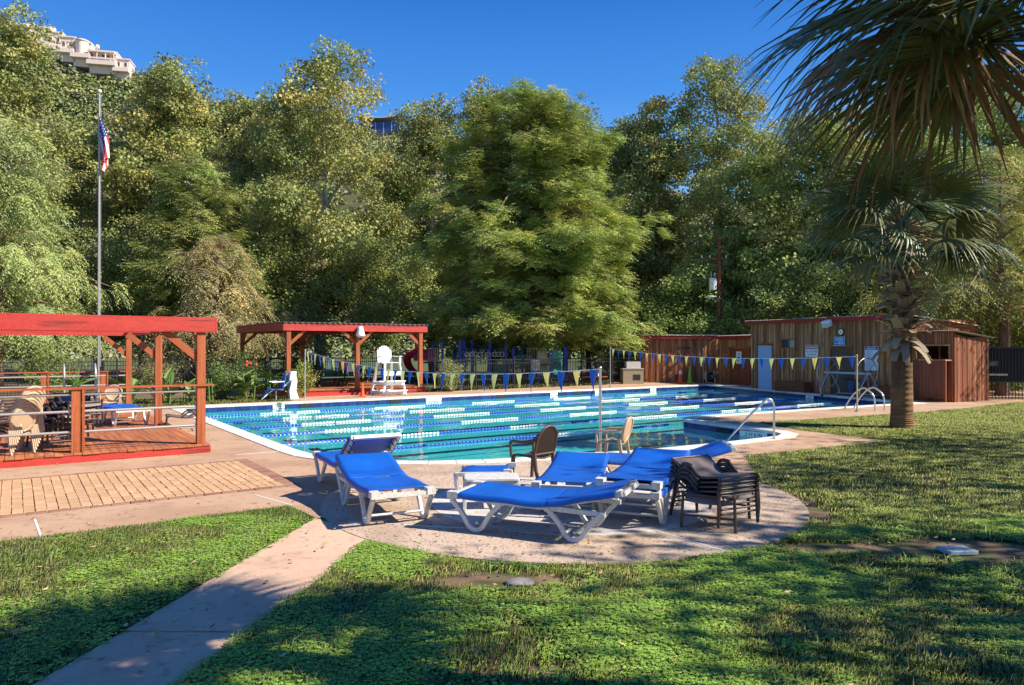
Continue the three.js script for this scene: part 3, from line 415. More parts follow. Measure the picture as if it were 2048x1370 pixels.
{ const f = thing('flagpole', 'tall grey metal flagpole behind the timber deck', 'flagpole', [-18.25, 0, -32]);
  part(f, 'shaft', rod(V(0, 0, 0), V(0, 13.3, 0), .055, .03, 14), M.pipe); part(f, 'ball', new THREE.SphereGeometry(.1, 14, 10).translate(0, 13.38, 0), M.resin); part(f, 'halyard', rod(V(.09, 1.2, 0), V(.06, 13.2, 0), .008, .008, 5), M.resin);
  const g = canvasMat(1024, 540, (x, w, h) => { for (let i = 0; i < 13; i++) { x.fillStyle = i % 2 ? '#e6dede' : '#b01f30'; x.fillRect(0, i * h / 13, w, h / 13 + 1); } x.fillStyle = '#233a86'; x.fillRect(0, 0, w * .4, h * 7 / 13); x.fillStyle = '#eef0f4'; for (let r = 0; r < 9; r++) for (let c = 0; c < (r % 2 ? 5 : 6); c++) { x.beginPath(); const cx = (c + (r % 2 ? 1 : .5)) * w * .4 / 6, cy = (r + .5) * h * 7 / 13 / 9; for (let k = 0; k < 10; k++) { const a = k * Math.PI / 5 - Math.PI / 2, q = k % 2 ? 6 : 15; x.lineTo(cx + q * Math.cos(a), cy + q * Math.sin(a)); } x.fill(); } }, { roughness: .8 });
  const cl = sheet((s, t) => { const fall = Math.pow(s, .8), y = -(1 - t) * .95 * (1 - .35 * s) - fall * 1.75 - .12 * Math.sin(t * 5), x = .06 + .34 * Math.sin(Math.min(1, s * 1.5) * 1.5) * (.35 + .65 * t) + .04 * Math.sin(t * 19 + s * 4), z = .11 * Math.sin(t * 15 + s * 3) * (.3 + s) + .03; return [x, y, z]; }, 30, 40, .004);
  const fl = thing('national_flag', 'limp red, white and blue stars and stripes flag on the flagpole', 'flag', [-18.25, 12.15, -32]); part(fl, 'cloth', cl, g); }
// ---------- loungers and chairs ----------
function makeLounger(label, back, pos, turn, group = 'blue sling loungers on the patio') { // foot end at local x = 0, head at +x
  const o = thing('sun_lounger', label, 'lounger', pos, turn, group), hy = .335, hx = 1.12, bl = .84, ca = Math.cos(back), sa = Math.sin(back), W = .66;
  const prof = s => { const l = s * (hx + bl); let x, y; if (l < hx) { x = l; y = hy + .035 * (1 - l / hx) + .036; } else { x = hx + (l - hx) * ca; y = hy + .036 + (l - hx) * sa; } const k = 1 - Math.abs(l - hx) / .3; if (k > 0) y += .02 * k * k * Math.sign(sa); return [x, y]; };
  const slg = (s0, s1) => sheet((s, t) => { const q = prof(lerp(s0, s1, s)), e = Math.abs(t - .5) * 2, z = Math.sign(t - .5) * (W / 2 + .034) * Math.min(1, e / .86), sag = .026 * (1 - Math.min(1, e / .86) ** 2) * Math.sin(Math.PI * clamp(lerp(s0, s1, s), .03, .97)), ed = e > .87 ? -.05 * (e - .87) / .13 : 0; return [q[0] + sag * sa * .6, q[1] - sag + ed + .006 * Math.sin(s * 9 + t * 3), z]; }, 22, 16, -.012);
  part(o, 'seat_sling', slg(.055, .575), M.sling); part(o, 'back_sling', slg(.578, .965), M.sling);
  for (const z of [-W / 2, W / 2]) {
    const rail = part(o, 'side_rail', [band([[.0, hy + .035], [.5, hy + .012], [hx, hy - .005], [1.76, hy - .03]], [.05, .055, .06, .05], .05).translate(0, 0, z)], M.resin);
    part(o, 'back_rail', band([[hx - .05, hy], [hx + bl * .5 * ca, hy + bl * .5 * sa - .006], [hx + bl * ca, hy + bl * sa]], [.05, .055, .06], .05).translate(0, 0, z * .985), M.resin);
    const vleg = (a, b, c) => band([...curve2([[a, hy], [lerp(a, b, .45), hy * .55], [b - .07, .045], [b, .018], [b + .07, .045], [lerp(b, c, .55), hy * .55], [c, hy - .01]], 26)], .052, .045).translate(0, 0, z * 1.04);
    part(o, 'leg', vleg(.01, .31, .60), M.resin); part(o, 'leg', vleg(1.12, 1.43, 1.74), M.resin);
    part(rail, 'corner_cap', box(.13, .075, .1, .03, hy + .045, z * .98), M.resin); part(rail, 'leg_socket', box(.1, .05, .06, .56, hy + .0, z * 1.02), M.resin);
  }
  part(o, 'end_bar', box(.05, .045, W, .0, hy + .03, 0), M.resin); part(o, 'head_bar', box(.045, .05, W * .96, hx + bl * ca, hy + bl * sa - .01, 0, 0, back), M.resin); for (const g of [rod(V(.31, .09, -W / 2), V(.31, .09, W / 2), .016), rod(V(1.43, .09, -W / 2), V(1.43, .09, W / 2), .016), box(.05, .04, W, 1.12, hy - .03, 0)]) part(o, 'cross_bar', g, M.resin);
  if (back > .35) for (const z of [-.25, .25]) part(o, 'back_prop', rod(V(1.62, hy - .05, z), V(hx + bl * .6 * ca, hy + bl * .6 * sa - .03, z), .014), M.resin);
  if (back > .5) for (const z of [-W / 2 + .03, W / 2 - .03]) part(o, 'lacing', Array.from({ length: 5 }, (_, i) => { const a = .2 + i * .16; return beam(V(hx + bl * a * ca + .03 * sa, hy + bl * a * sa - .03 * ca, z - .03), V(hx + bl * (a + .14) * ca + .03 * sa, hy + bl * (a + .14) * sa - .03 * ca, z + .04), .012, .012); }), M.dark);
  return o;
}
const face = (dx, dz) => Math.atan2(-dz, dx); // turns local +x to point along (dx, dz)
makeLounger('blue lounger with steep upright backrest beside the pool coping', .62, [-2.74, .034, -11.36], face(.5, .86));
makeLounger('blue lounger with half raised back on the patio rim near the footpath', .27, [-1.22, .034, -8.16], face(-.43, -.9));
makeLounger('blue lounger lying broadside across the patio with its legs toward the lawn', .24, [-.55, .038, -8.38], face(.925, .38));
makeLounger('blue lounger behind the broadside one, beside the white side table', .18, [.60, .038, -8.55], face(.22, -.975));
makeLounger('blue lounger beneath another one next to the brown chair stack', .2, [1.28, .038, -8.12], face(.40, -.916));
makeLounger('blue lounger laid on top of another next to the brown chair stack', .2, [1.30, .14, -8.16], face(.40, -.916));
makeLounger('blue lounger standing crosswise between the beige chair and the stacked pair', .3, [1.28, .034, -10.75], face(1, .06));
{ // low footrest and white side table
  const f = thing('sling_footrest', 'short blue sling footrest behind the white side table', 'footrest', [-.72, .034, -9.98], face(.98, .1));
  part(f, 'sling', sheet((s, t) => [lerp(-.02, .66, s), .36 - .09 * Math.pow(1 - clamp(s * 4, 0, 1), 2) - .02 * Math.sin(Math.PI * s) - .012 * Math.sin(Math.PI * t), lerp(-.3, .32, t)], 18, 8, -.012), M.sling);
  for (const z of [-.31, .33]) { part(f, 'side_rail', band([[0, .33], [.35, .34], [.72, .35]], .05, .05).translate(0, 0, z), M.resin); part(f, 'leg', band(curve2([[0, .34], [.02, .15], [.05, .01]], 10), .05, .045).translate(0, 0, z), M.resin); part(f, 'leg', band(curve2([[.68, .34], [.67, .15], [.64, .01]], 10), .05, .045).translate(0, 0, z), M.resin); }
  for (const z of [.3, -.29]) part(f, 'corner_cap', box(.11, .06, .07, .7, .37, z), M.resin);
  const t = thing('side_table', 'low white resin side table between the loungers', 'table', [-.26, .038, -9.14], .08);
  part(t, 'table_top', new THREE.ExtrudeGeometry(new THREE.Shape([[-.31, -.2], [.31, -.2], [.33, -.18], [.33, .18], [.31, .2], [-.31, .2], [-.33, .18], [-.33, -.18]].map(p => new THREE.Vector2(...p))), { depth: .02, bevelEnabled: true, bevelSize: .012, bevelThickness: .008, bevelSegments: 2 }).rotateX(-Math.PI / 2).translate(0, .37, 0), M.resin);
  part(t, 'apron', [box(.6, .05, .02, 0, .34, .18), box(.6, .05, .02, 0, .34, -.18)], M.resin);
  for (const x of [-1, 1]) for (const z of [-1, 1]) part(t, 'leg', band(curve2([[x * .3, .37], [x * .325, .3], [x * .335, .15], [x * .34, .0]], 12), [.07, .065, .06, .055, .05, .05, .048, .046, .045, .044, .043, .042, .04], .04).translate(0, 0, z * .17), M.resin);
}
function makeSlingChair(label, pos, turn, group) { // low brown chair, faces +x
  const o = thing('sling_chair', label, 'chair', pos, turn, group), w = .56;
  part(o, 'sling', sheet((s, t) => { const p = s < .55 ? [lerp(.34, -.14, s / .55), .385 - .05 * (s / .55) + (s < .1 ? -.09 * Math.pow(1 - s / .1, 2) : 0)] : [lerp(-.14, -.46, (s - .55) / .45), lerp(.335, .50, (s - .55) / .45)]; return [p[0], p[1] - .018 * Math.sin(Math.PI * t), (t - .5) * (w - .04)]; }, 24, 6, .008), M.slingBrown);
  for (const z of [-w / 2, w / 2]) {
    part(o, 'seat_rail', tube([V(.34, .34, z), V(.33, .39, z), V(-.14, .335, z), V(-.46, .5, z)], .014, 24, 7), M.bronze);
    part(o, 'leg', tube([V(.35, 0, z * 1.06), V(.345, .2, z * 1.03), V(.335, .38, z)], .018, 8, 7), M.bronze);
    const rear = part(o, 'leg', tube([V(-.42, 0, z * 1.1), V(-.33, .3, z * 1.08), V(-.29, .42, z * 1.06), V(-.23, .465, z * 1.06), V(-.12, .46, z * 1.06), V(-.07, .43, z * 1.06), V(.02, .36, z * 1.04)], .019, 30, 7), M.bronze);
    part(rear, 'armrest', tube([V(-.25, .465, z * 1.06), V(-.18, .476, z * 1.06), V(-.11, .47, z * 1.06)], .022, 8, 7), M.bronze);
  }
  for (const [x, y] of [[.345, .14], [-.38, .16], [-.46, .5], [.335, .37]]) part(o, 'crossbar', rod(V(x, y, -w / 2), V(x, y, w / 2), .012), M.bronze);
  return o;
}
{ const n = ['bottom brown sling chair of the stack on the patio', 'second brown sling chair up in the stack on the patio', 'third brown sling chair up in the stack on the patio', 'fourth brown sling chair up in the stack on the patio', 'topmost brown sling chair of the stack on the patio'];
  const t = face(-.47, .88), c0 = makeSlingChair(n[0], [2.33, .034, -8.33], t, 'brown sling chairs stacked on the patio');
  for (let i = 1; i < 5; i++) copy(c0, n[i], [2.33 + .012 * i, .034 + .047 * i, -8.33 - .022 * i], t);
  // stack on the timber deck
  const [dx, dz] = UV(.6, -15.9), m = ['bottom', 'second', 'third', 'fourth', 'fifth', 'topmost'];
  for (let i = 0; i < 6; i++) { const c = copy(c0, `${m[i]} brown sling chair in the stack behind the deck railing`, [dx + .075 * i, .2 + .095 * i, dz - .03 * i], face(-.6, .5)); c.userData.group = 'brown sling chairs stacked on the deck'; }
  const [ex, ez] = [-8.0, -17.6]; const e = copy(c0, 'lone brown sling chair on the concrete beside the timber deck', [ex, .03, ez], face(.8, .4)); delete e.userData.group;
}
function makeResinChair(label, pos, turn, m, group, woven) { // faces +x
  const o = thing('resin_chair', label, 'chair', pos, turn, group);
  part(o, 'seat', sheet((s, t) => [lerp(.24, -.22, s), .43 - .035 * s + .012 * Math.cos(t * 6.28) - (s < .12 ? .04 * Math.pow(1 - s / .12, 2) : 0), (t - .5) * (.5 - .05 * s)], 12, 10, .018), m);
  const bx = y => -.2 - (y - .4) * .28, H = .46;
  if (woven) {
    const out = []; for (let i = 0; i <= 20; i++) { const a = Math.PI * i / 20; out.push(V(bx(.46 + H * Math.pow(Math.sin(a), .55)), .46 + H * Math.pow(Math.sin(a), .55), -.235 * Math.cos(a) * (1 + .05 * Math.sin(a)))); }
    part(o, 'back_frame', [tube(out, .021, 40, 7), rod(V(bx(.47), .47, -.23), V(bx(.47), .47, .23), .018)], m);
    for (let i = -9; i <= 9; i++) { const z = i * .0225, top = .46 + H * Math.pow(Math.sin(Math.acos(clamp(z / .235, -1, 1))), .55); part(o, 'back_slat', rod(V(bx(.47), .47, z), V(bx(top), top, z), .0075, .0075, 5), m); }
    for (let k = 1; k < 6; k++) { const y = .47 + k * .075, hw = .22 * Math.sqrt(Math.max(.1, 1 - Math.pow((k - .5) / 7, 6))); part(o, 'back_weft', rod(V(bx(y) + .004, y, -hw), V(bx(y) + .004, y, hw), .005, .005, 5), m); }
  } else {
    const ov = Array.from({ length: 33 }, (_, i) => { const a = i / 32 * 2 * Math.PI, y = .69 + .235 * Math.cos(a); return V(bx(y) - .02, y, .225 * Math.sin(a)); });
    part(o, 'back_frame', [tube(ov, .03, 64, 8).scale(1, 1, 1)], m);
    part(o, 'back_panel', sheet((s, t) => { const y = .47 + .44 * t, hw = .2 * Math.sqrt(Math.max(.02, 1 - Math.pow((t - .5) * 2, 2))); return [bx(y) - .015 - .02 * (1 - Math.pow(s * 2 - 1, 2)), y, (s - .5) * 2 * hw]; }, 12, 14, .012), m);
  }
  for (const s of [-1, 1]) {
    part(o, 'leg', band([[.23, .42], [.25, .2], [.27, 0]], [.075, .06, .05], .04).translate(0, 0, s * .24), m);
    part(o, 'leg', band([[-.2, .5], [-.24, .25], [-.31, 0]], [.075, .06, .048], .04).translate(0, 0, s * .22), m);
    part(o, 'armrest', tube([V(.25, .40, s * .265), V(.26, .6, s * .275), V(.22, .655, s * .28), V(-.02, .665, s * .28), V(-.24, .70, s * .25), V(bx(.8), .8, s * .22)], .024, 30, 8), m);
  }
  return o;
}
const rc0 = makeResinChair('beige resin chair with an oval back standing by the steel pole', [1.78, .034, -12.75], face(-.85, -.45), M.beige); rc0.scale.setScalar(.86);
makeResinChair('dark brown woven-back resin chair standing between loungers and pool', [.33, .034, -10.95], face(-.72, -.7), M.brownPlastic, null, true).scale.setScalar(.93);
{ const [dx, dz] = UV(.0, -15.4), w = ['bottom', 'second', 'third', 'fourth', 'fifth', 'sixth', 'seventh', 'topmost'];
  for (let i = 0; i < 8; i++) { const c = copy(rc0, `${w[i]} beige resin chair in the stack behind the deck railing`, [dx + .012 * i, .2 + .052 * i, dz - .018 * i], face(.7, -.35)); c.userData.group = 'beige resin chairs stacked on the deck'; }
  const [ex, ez] = UV(2.2, -22.6); copy(rc0, 'beige resin chair on the deck beside the blue lounger', [ex, .2, ez], face(-.3, .95));
  const [lx, lz] = UV(2.3, -19.0); const l = makeLounger('blue lounger flat on the timber deck behind the pipe railing', .05, [lx, .2, lz], face(-.65, -.76)); delete l.userData.group;
  const [px, pz] = UV(1.3, -20.2), ld = thing('pool_ladder', 'grey pool ladder with curved rails standing on the timber deck', 'ladder', [px, .2, pz], TH);
  for (const z of [-.25, .25]) part(ld, 'rail', tube([V(0, 0, z), V(0, 1.0, z), V(-.06, 1.3, z), V(-.22, 1.45, z), V(-.34, 1.3, z)].map(p => V(p.z * 1.3, p.y, p.x)), .024, 28, 8), M.pipe); for (const y of [.25, .55, .85]) part(ld, 'rung', rod(V(-.32, y, 0), V(.32, y, 0), .02), M.pipe); }
// ---------- pool fittings ----------
{ // lane ropes, 2 m apart
  const fg = new THREE.CylinderGeometry(.03, .03, .062, 10).rotateZ(Math.PI / 2), ord = ['next to the far wall', 'second from the far wall', 'third from the far wall', 'fourth from the far wall', 'fifth from the far wall', 'along the edge of the wading area'];
  for (let k = 0; k < 6; k++) {
    const v = -24.5 + 2 * k, u0 = 4.65, u1 = [29.2, 28.6, 28.0, 27.4, 26.6, 15.35][k], [x, z] = UV(u0, v), r = thing('lane_rope', `blue and white floating lane rope ${ord[k]}`, 'lane rope', [x, WATER, z], TH, 'lane ropes across the pool');
    if (k === 5) { } const len = u1 - u0; part(r, 'cable', rod(V(0, .01, 0), V(len, .01, 0), .008, .008, 5), M.white);
    const runs = Math.round(len / 2.1), rl = len / runs;
    for (let i = 0; i < runs; i++) { const blue = i % 2 === 0 || (k === 5 && i !== 3), n = Math.floor(rl / .1), gs2 = [], gw = []; for (let j = 0; j < n; j++) { const g = fg.clone().translate(i * rl + (j + .5) * rl / n, .024 + .004 * Math.sin(i * 3 + j * .7), .02 * Math.sin((i * rl + j * .118) * .7 + k)); gs2.push(g); } part(r, 'float_run', gs2, blue ? M.blue : M.white).userData.kind = 'stuff'; if (gw.length) part(r, 'float_marker', gw, M.white).userData.kind = 'stuff'; }
  }
}
function bunting(label, a, b, sag, n, group) {
  const d = b.clone().sub(a), len = Math.hypot(d.x, d.z), o = thing('pennant_line', label, 'pennants', [a.x, 0, a.z], Math.atan2(-d.z, d.x), group), P = s => V(len * s, lerp(a.y, b.y, s) - 4 * sag * s * (1 - s), 0);
  part(o, 'cord', tube(Array.from({ length: 17 }, (_, i) => P(i / 16)), .007, 40, 5), M.white);
  for (let i = 0; i < n; i++) { const s = (i + .6) / n, p = P(s), tw = rr(-.5, .5), sw = rr(-.05, .05); const g = sheet((q, t) => { const hw = .112 * (1 - t) + .004, x = (q - .5) * 2 * hw; return [x * Math.cos(tw * t) + .025 * t * Math.sin(i), -.39 * t, x * Math.sin(tw * t) + sw * t + .012 * Math.sin(q * 6 + t * 4)]; }, 5, 6, .003); part(o, 'pennant', g, i % 2 ? M.flagBlue : M.yellow).position.copy(p); }
}
function pole(label, x, z, h, m = M.pipe) { const p = thing('pennant_pole', label, 'pole', [x, .03, z]); part(p, 'shaft', rod(V(0, 0, 0), V(0, h - .03, 0), .024, .024, 12), m); part(p, 'base_collar', new THREE.CylinderGeometry(.06, .07, .04, 16).translate(0, .02, 0), M.steel); part(p, 'cap', new THREE.SphereGeometry(.033, 10, 6).translate(0, h - .03, 0), m); }
{ reseed(91); const A = UV(9.35, -27.9), B = UV(8.75, -9.93), C = UV(25.0, -27.6), D = UV(21.9, -12.7), st2 = M.steel;
  pole('grey steel pennant pole beside the white pool lift', A[0], A[1], 1.95); pole('polished steel pennant pole behind the beige chair', B[0], B[1], 1.68, st2); pole('grey steel pennant pole in front of the iron fence', C[0], C[1], 2.02); pole('yellowish pennant pole beside the steel pool ladder', D[0], D[1], 1.8, mat({ color: L(.42, .40, .22), roughness: .5 }));
  bunting('yellow and blue pennants from the pool lift to the beige chair', V(A[0], 1.93, A[1]), V(B[0], 1.66, B[1]), .4, 36, 'pennant lines over the pool'); bunting('yellow and blue pennants strung in front of the huts', V(C[0], 2.0, C[1]), V(D[0], 1.77, D[1]), .24, 30, 'pennant lines over the pool'); }
{ // hand rail and ladder
  const h = thing('hand_rail', 'single polished steel handrail into the wading area', 'handrail', [5.76, .03, -15.95], face(-.95, .05));
  part(h, 'rail', tube([V(0, 0, 0), V(0, .45, 0), V(.0, .72, 0), V(.06, .86, 0), V(.17, .88, 0), V(.3, .76, 0), V(.62, .45, 0), V(1.1, -.08, 0), V(1.3, -.32, 0)], .024, 60, 10), M.steel); part(h, 'flange', new THREE.CylinderGeometry(.05, .055, .03, 16).translate(0, .015, 0), M.steel);
  const l = thing('steel_ladder', 'steel pool ladder with two hooped rails at the deep end', 'ladder', [11.3, .03, -23.75], TH);
  for (const x of [-.28, .28]) part(l, 'rail', tube([V(x, 0, .75), V(x, .45, .72), V(x, .68, .5), V(x, .7, .3), V(x, .45, .0), V(x, .0, -.28), V(x, -.4, -.42)], .024, 40, 9), M.steel); for (const y of [-.3, -.1]) part(l, 'step', box(.54, .03, .08, 0, y, -.38), M.resin);
}
{ // lane rope reel
  const s = 6.35, r = thing('rope_reel', 'two wheeled tubular storage reel in front of the rules notice', 'reel', [11.8 + .445 * s - .895 * 1.15, .03, -35.8 + .895 * s + .445 * 1.15], -1.109);
  for (const x of [-.85, 1.0]) { const w = part(r, 'wheel', new THREE.TorusGeometry(.62, .022, 8, 40).rotateY(Math.PI / 2).translate(x, .98, 0), M.pipe); for (let k = 0; k < 3; k++) { const a = k * Math.PI / 3 + .3; part(w, 'spoke', rod(V(x, .98 - .61 * Math.sin(a), -.61 * Math.cos(a)), V(x, .98 + .61 * Math.sin(a), .61 * Math.cos(a)), .014), M.pipe); } part(r, 'stand', tube([V(x + .1, .1, .5), V(x + .1, .35, .52), V(x + .1, .9, .12), V(x + .1, .96, 0), V(x + .1, .9, -.12), V(x + .1, .35, -.52), V(x + .1, .1, -.5), V(x + .1, .06, 0), V(x + .1, .1, .5)], .026, 60, 8), M.galv); for (const z of [-.45, .45]) part(r, 'caster', new THREE.CylinderGeometry(.06, .06, .04, 14).rotateZ(Math.PI / 2).translate(x + .1, .06, z), M.black); }
  part(r, 'axle', rod(V(-1.0, .98, 0), V(1.2, .98, 0), .05, .05, 12), M.galv); part(r, 'tie_bar', rod(V(-.75, .12, -.45), V(1.1, .12, -.45), .024), M.galv);
  const b = thing('plastic_bin', 'small dark blue bin behind the storage reel', 'bin', [11.8 + .445 * 6.1 - .895 * .4, .03, -35.8 + .895 * 6.1 + .445 * .4], -1.109); part(b, 'body', new THREE.CylinderGeometry(.26, .2, .68, 16).translate(0, .34, 0), mat({ color: L(.02, .05, .14), roughness: .5 })); part(b, 'rim', new THREE.TorusGeometry(.265, .02, 6, 20).rotateX(Math.PI / 2).translate(0, .68, 0), M.black);
}
function planter(label, s, w) { const p = thing('plank_bench', label, 'bench', [11.8 + .445 * s - .895 * .42, .03, -35.8 + .895 * s + .445 * .42], -1.109); for (let k = 0; k < 3; k++) part(p, 'plank', box(w, .135, .035, 0, .09 + k * .145, .2), M.brown); part(p, 'plank', box(w, .035, .42, 0, .455, 0), M.brown); part(p, 'side', [box(.035, .42, .38, -w / 2 + .02, .22, 0), box(.035, .42, .38, w / 2 - .02, .22, 0)], M.brown); }
planter('low brown plank bench under the hut window', 2.95, 1.7); planter('low brown plank bench behind the storage reel', 7.35, 1.6);
{ // lifeguard chair
  const [x, z] = UV(13.2, -28.6), c = thing('lifeguard_chair', 'tall white lifeguard chair with a rounded slatted back', 'lifeguard chair', [x, .03, z], TH + .12), W = M.white;
  for (const sx of [-1, 1]) for (const sz of [-1, 1]) part(c, 'leg', beam(V(sx * .52, 0, sz * .55), V(sx * .34, 1.4, sz * .3), .09, .07), W);
  for (const y of [.12, .5, .92]) { const k = y / 1.4; for (const sz of [-1, 1]) part(c, 'rail', box(1.02 - .34 * k, .16, .04, 0, y, sz * (.56 - .25 * k)), W); for (const sx of [-1, 1]) part(c, 'rail', box(.04, .12, 1.08 - .48 * k, sx * (.52 - .18 * k), y, 0), W); }
  part(c, 'step', [box(.9, .04, .3, 0, .6, .52), box(.95, .04, .26, 0, .2, .66)], W); for (let i = 0; i < 4; i++) part(c, 'seat_slat', box(.72, .03, .13, 0, 1.38, .26 - i * .15), W);
  for (let i = -3; i <= 3; i++) { const h = .72 * Math.sqrt(1 - Math.pow(i / 4.6, 2)); part(c, 'back_slat', box(.095, h, .028, i * .1, 1.38 + h / 2, -.32 - .0 * h, 0, 0, -.12), W); }
  for (const sx of [-1, 1]) { part(c, 'armrest', box(.12, .035, .62, sx * .44, 1.64, .0), W); part(c, 'arm_support', box(.07, .3, .05, sx * .42, 1.49, .26), W); }
}
{ // pool lift
  const [x, z] = UV(8.55, -27.95), o = thing('pool_lift', 'white pool lift with a blue plastic seat at the pool edge', 'pool lift', [x, .03, z], TH - .1), Bl = mat({ color: L(.015, .12, .48), roughness: .5 });
  part(o, 'mast', band([[.38, 0], [.3, .35], [.36, .7], [.3, 1.05]], [.34, .26, .22, .2], .3), M.white); part(o, 'cover', box(.26, .34, .3, .3, .93, .02), M.white);
  part(o, 'seat', sheet((s, t) => [lerp(-.55, -.08, s), .46 - .03 * Math.sin(Math.PI * s), lerp(-.24, .24, t)], 8, 6, .04), Bl); part(o, 'backrest', sheet((s, t) => [-.1 + .12 * s + .04 * Math.sin(t * 3.14), .44 + .6 * s, lerp(-.24, .24, t) * (1 - .3 * s * s)], 10, 8, .04), Bl); part(o, 'leg_rest', sheet((s, t) => [lerp(-.56, -.82, s), lerp(.44, .1, s), lerp(-.2, .2, t)], 6, 4, .03), Bl);
  part(o, 'armrest', [rod(V(-.05, .72, .27), V(-.5, .7, .27), .025), rod(V(-.05, .72, -.27), V(-.5, .7, -.27), .025)], M.white); part(o, 'arm', [rod(V(.3, .8, 0), V(-.05, .5, 0), .04), rod(V(-.45, .4, .1), V(-.85, .06, .1), .022)], M.white); part(o, 'foot', [rod(V(-.3, .42, 0), V(-.3, .02, 0), .03), box(.5, .04, .5, .35, .02, 0)], M.galv);
}
function cone(label, x, z, h, m, bands) { const c = thing('traffic_cone', label, 'traffic cone', [x, .03, z]); part(c, 'base', box(h * .5, .035, h * .5, 0, .018, 0), m); part(c, 'cone_body', new THREE.LatheGeometry([[.19 * h, .03], [.15 * h, .12 * h], [.05 * h, .94 * h], [.03 * h, h]].map(p => new THREE.Vector2(...p)), 20), m); if (bands) part(c, 'reflective_band', new THREE.CylinderGeometry(.085 * h, .118 * h, .22 * h, 20, 1, true).translate(0, .62 * h, 0), M.white); }
{ const a = UV(11.75, -27.95); cone('plain orange traffic cone near the white lifeguard chair', a[0], a[1], .58, M.orange, false); cone('orange traffic cone with a white band by the pump hut', 9.6, -41.3, .98, M.orange, true); cone('lime green traffic cone by the pump hut', 10.15, -41.4, .95, M.lime, false); }
{ // clutter at the pump hut
  const p = thing('pool_vacuum', 'dark wheeled pump with coiled hose against the pump hut', 'pump', [11.2, .03, -41.35], .4); part(p, 'tank', new THREE.CylinderGeometry(.2, .2, .4, 16).rotateZ(Math.PI / 2).translate(0, .38, 0), M.galv); for (let k = 0; k < 3; k++) part(p, 'hose', new THREE.TorusGeometry(.26 - .03 * k, .035, 8, 24).rotateY(.4 * k).translate(.02 * k, .32, .16), M.dark); part(p, 'frame', [rod(V(-.3, .06, .2), V(-.3, .7, .1), .02), rod(V(.3, .06, .2), V(.3, .7, .1), .02), rod(V(-.3, .7, .1), V(.3, .7, .1), .02)], M.steel); part(p, 'wheel', [new THREE.CylinderGeometry(.1, .1, .06, 14).rotateZ(Math.PI / 2).translate(-.28, .1, .1), new THREE.CylinderGeometry(.1, .1, .06, 14).rotateZ(Math.PI / 2).translate(.28, .1, .1)], M.black);
  const e = thing('electric_meter', 'grey electric meter and conduit on the pump hut wall', 'meter', [11.05, 0, -41.9]); part(e, 'meter_box', box(.22, .34, .14, 0, 1.35, 0), M.galv); part(e, 'dial', new THREE.CylinderGeometry(.09, .09, .08, 16).rotateX(Math.PI / 2).translate(0, 1.4, .1), M.white); part(e, 'conduit', [rod(V(0, .05, 0), V(0, 1.2, 0), .025), rod(V(0, 1.5, 0), V(0, 2.0, 0), .025)], M.galv);
  const b = thing('equipment_cabinet', 'beige metal equipment cabinet with a white top box by the fence', 'cabinet', [6.7, 0, -40.6], .1); part(b, 'body', box(1.15, .82, .7, 0, .43, 0), mat({ color: L(.32, .27, .17), roughness: .7 })); part(b, 'lid', box(1.22, .05, .76, 0, .865, 0), mat({ color: L(.4, .36, .26), roughness: .7 })); part(b, 'top_box', box(.8, .36, .5, .05, 1.075, 0), M.resin); part(b, 'vent', box(.4, .3, .02, .2, .4, .355), M.dark);
}
// lawn cover, stepping stone, small drain
single('valve_cover', new THREE.ExtrudeGeometry(new THREE.Shape([[-.14, -.1], [.14, -.1], [.14, .1], [-.14, .1]].map(p => new THREE.Vector2(...p))), { depth: .03, bevelEnabled: true, bevelSize: .008, bevelThickness: .006, bevelSegments: 2 }).rotateX(-Math.PI / 2).rotateY(.12).translate(4.44, .012, -7.25), mat({ color: L(.46, .58, .60), roughness: .5, map: T.grit }), 'pale blue rectangular valve cover in a bare patch of lawn', 'cover');
{ reseed(8); const g = new THREE.IcosahedronGeometry(.115, 2), p = g.attributes.position; for (let i = 0; i < p.count; i++) { const x = p.getX(i), y = p.getY(i), z = p.getZ(i), k = 1 + .25 * (fbm(x * 2 + .5, z * 2 + y + .5, 6, 6, 2, 9) - .5); p.setXYZ(i, x * 1.1 * k, y * .28 * k, z * .8 * k); } g.computeVertexNormals(); single('field_stone', g.translate(.07, .015, -6.3), mat({ color: L(.34, .31, .29), map: T.grit, roughness: .95 }), 'flat grey stone in the lawn in front of the patio', 'stone'); }
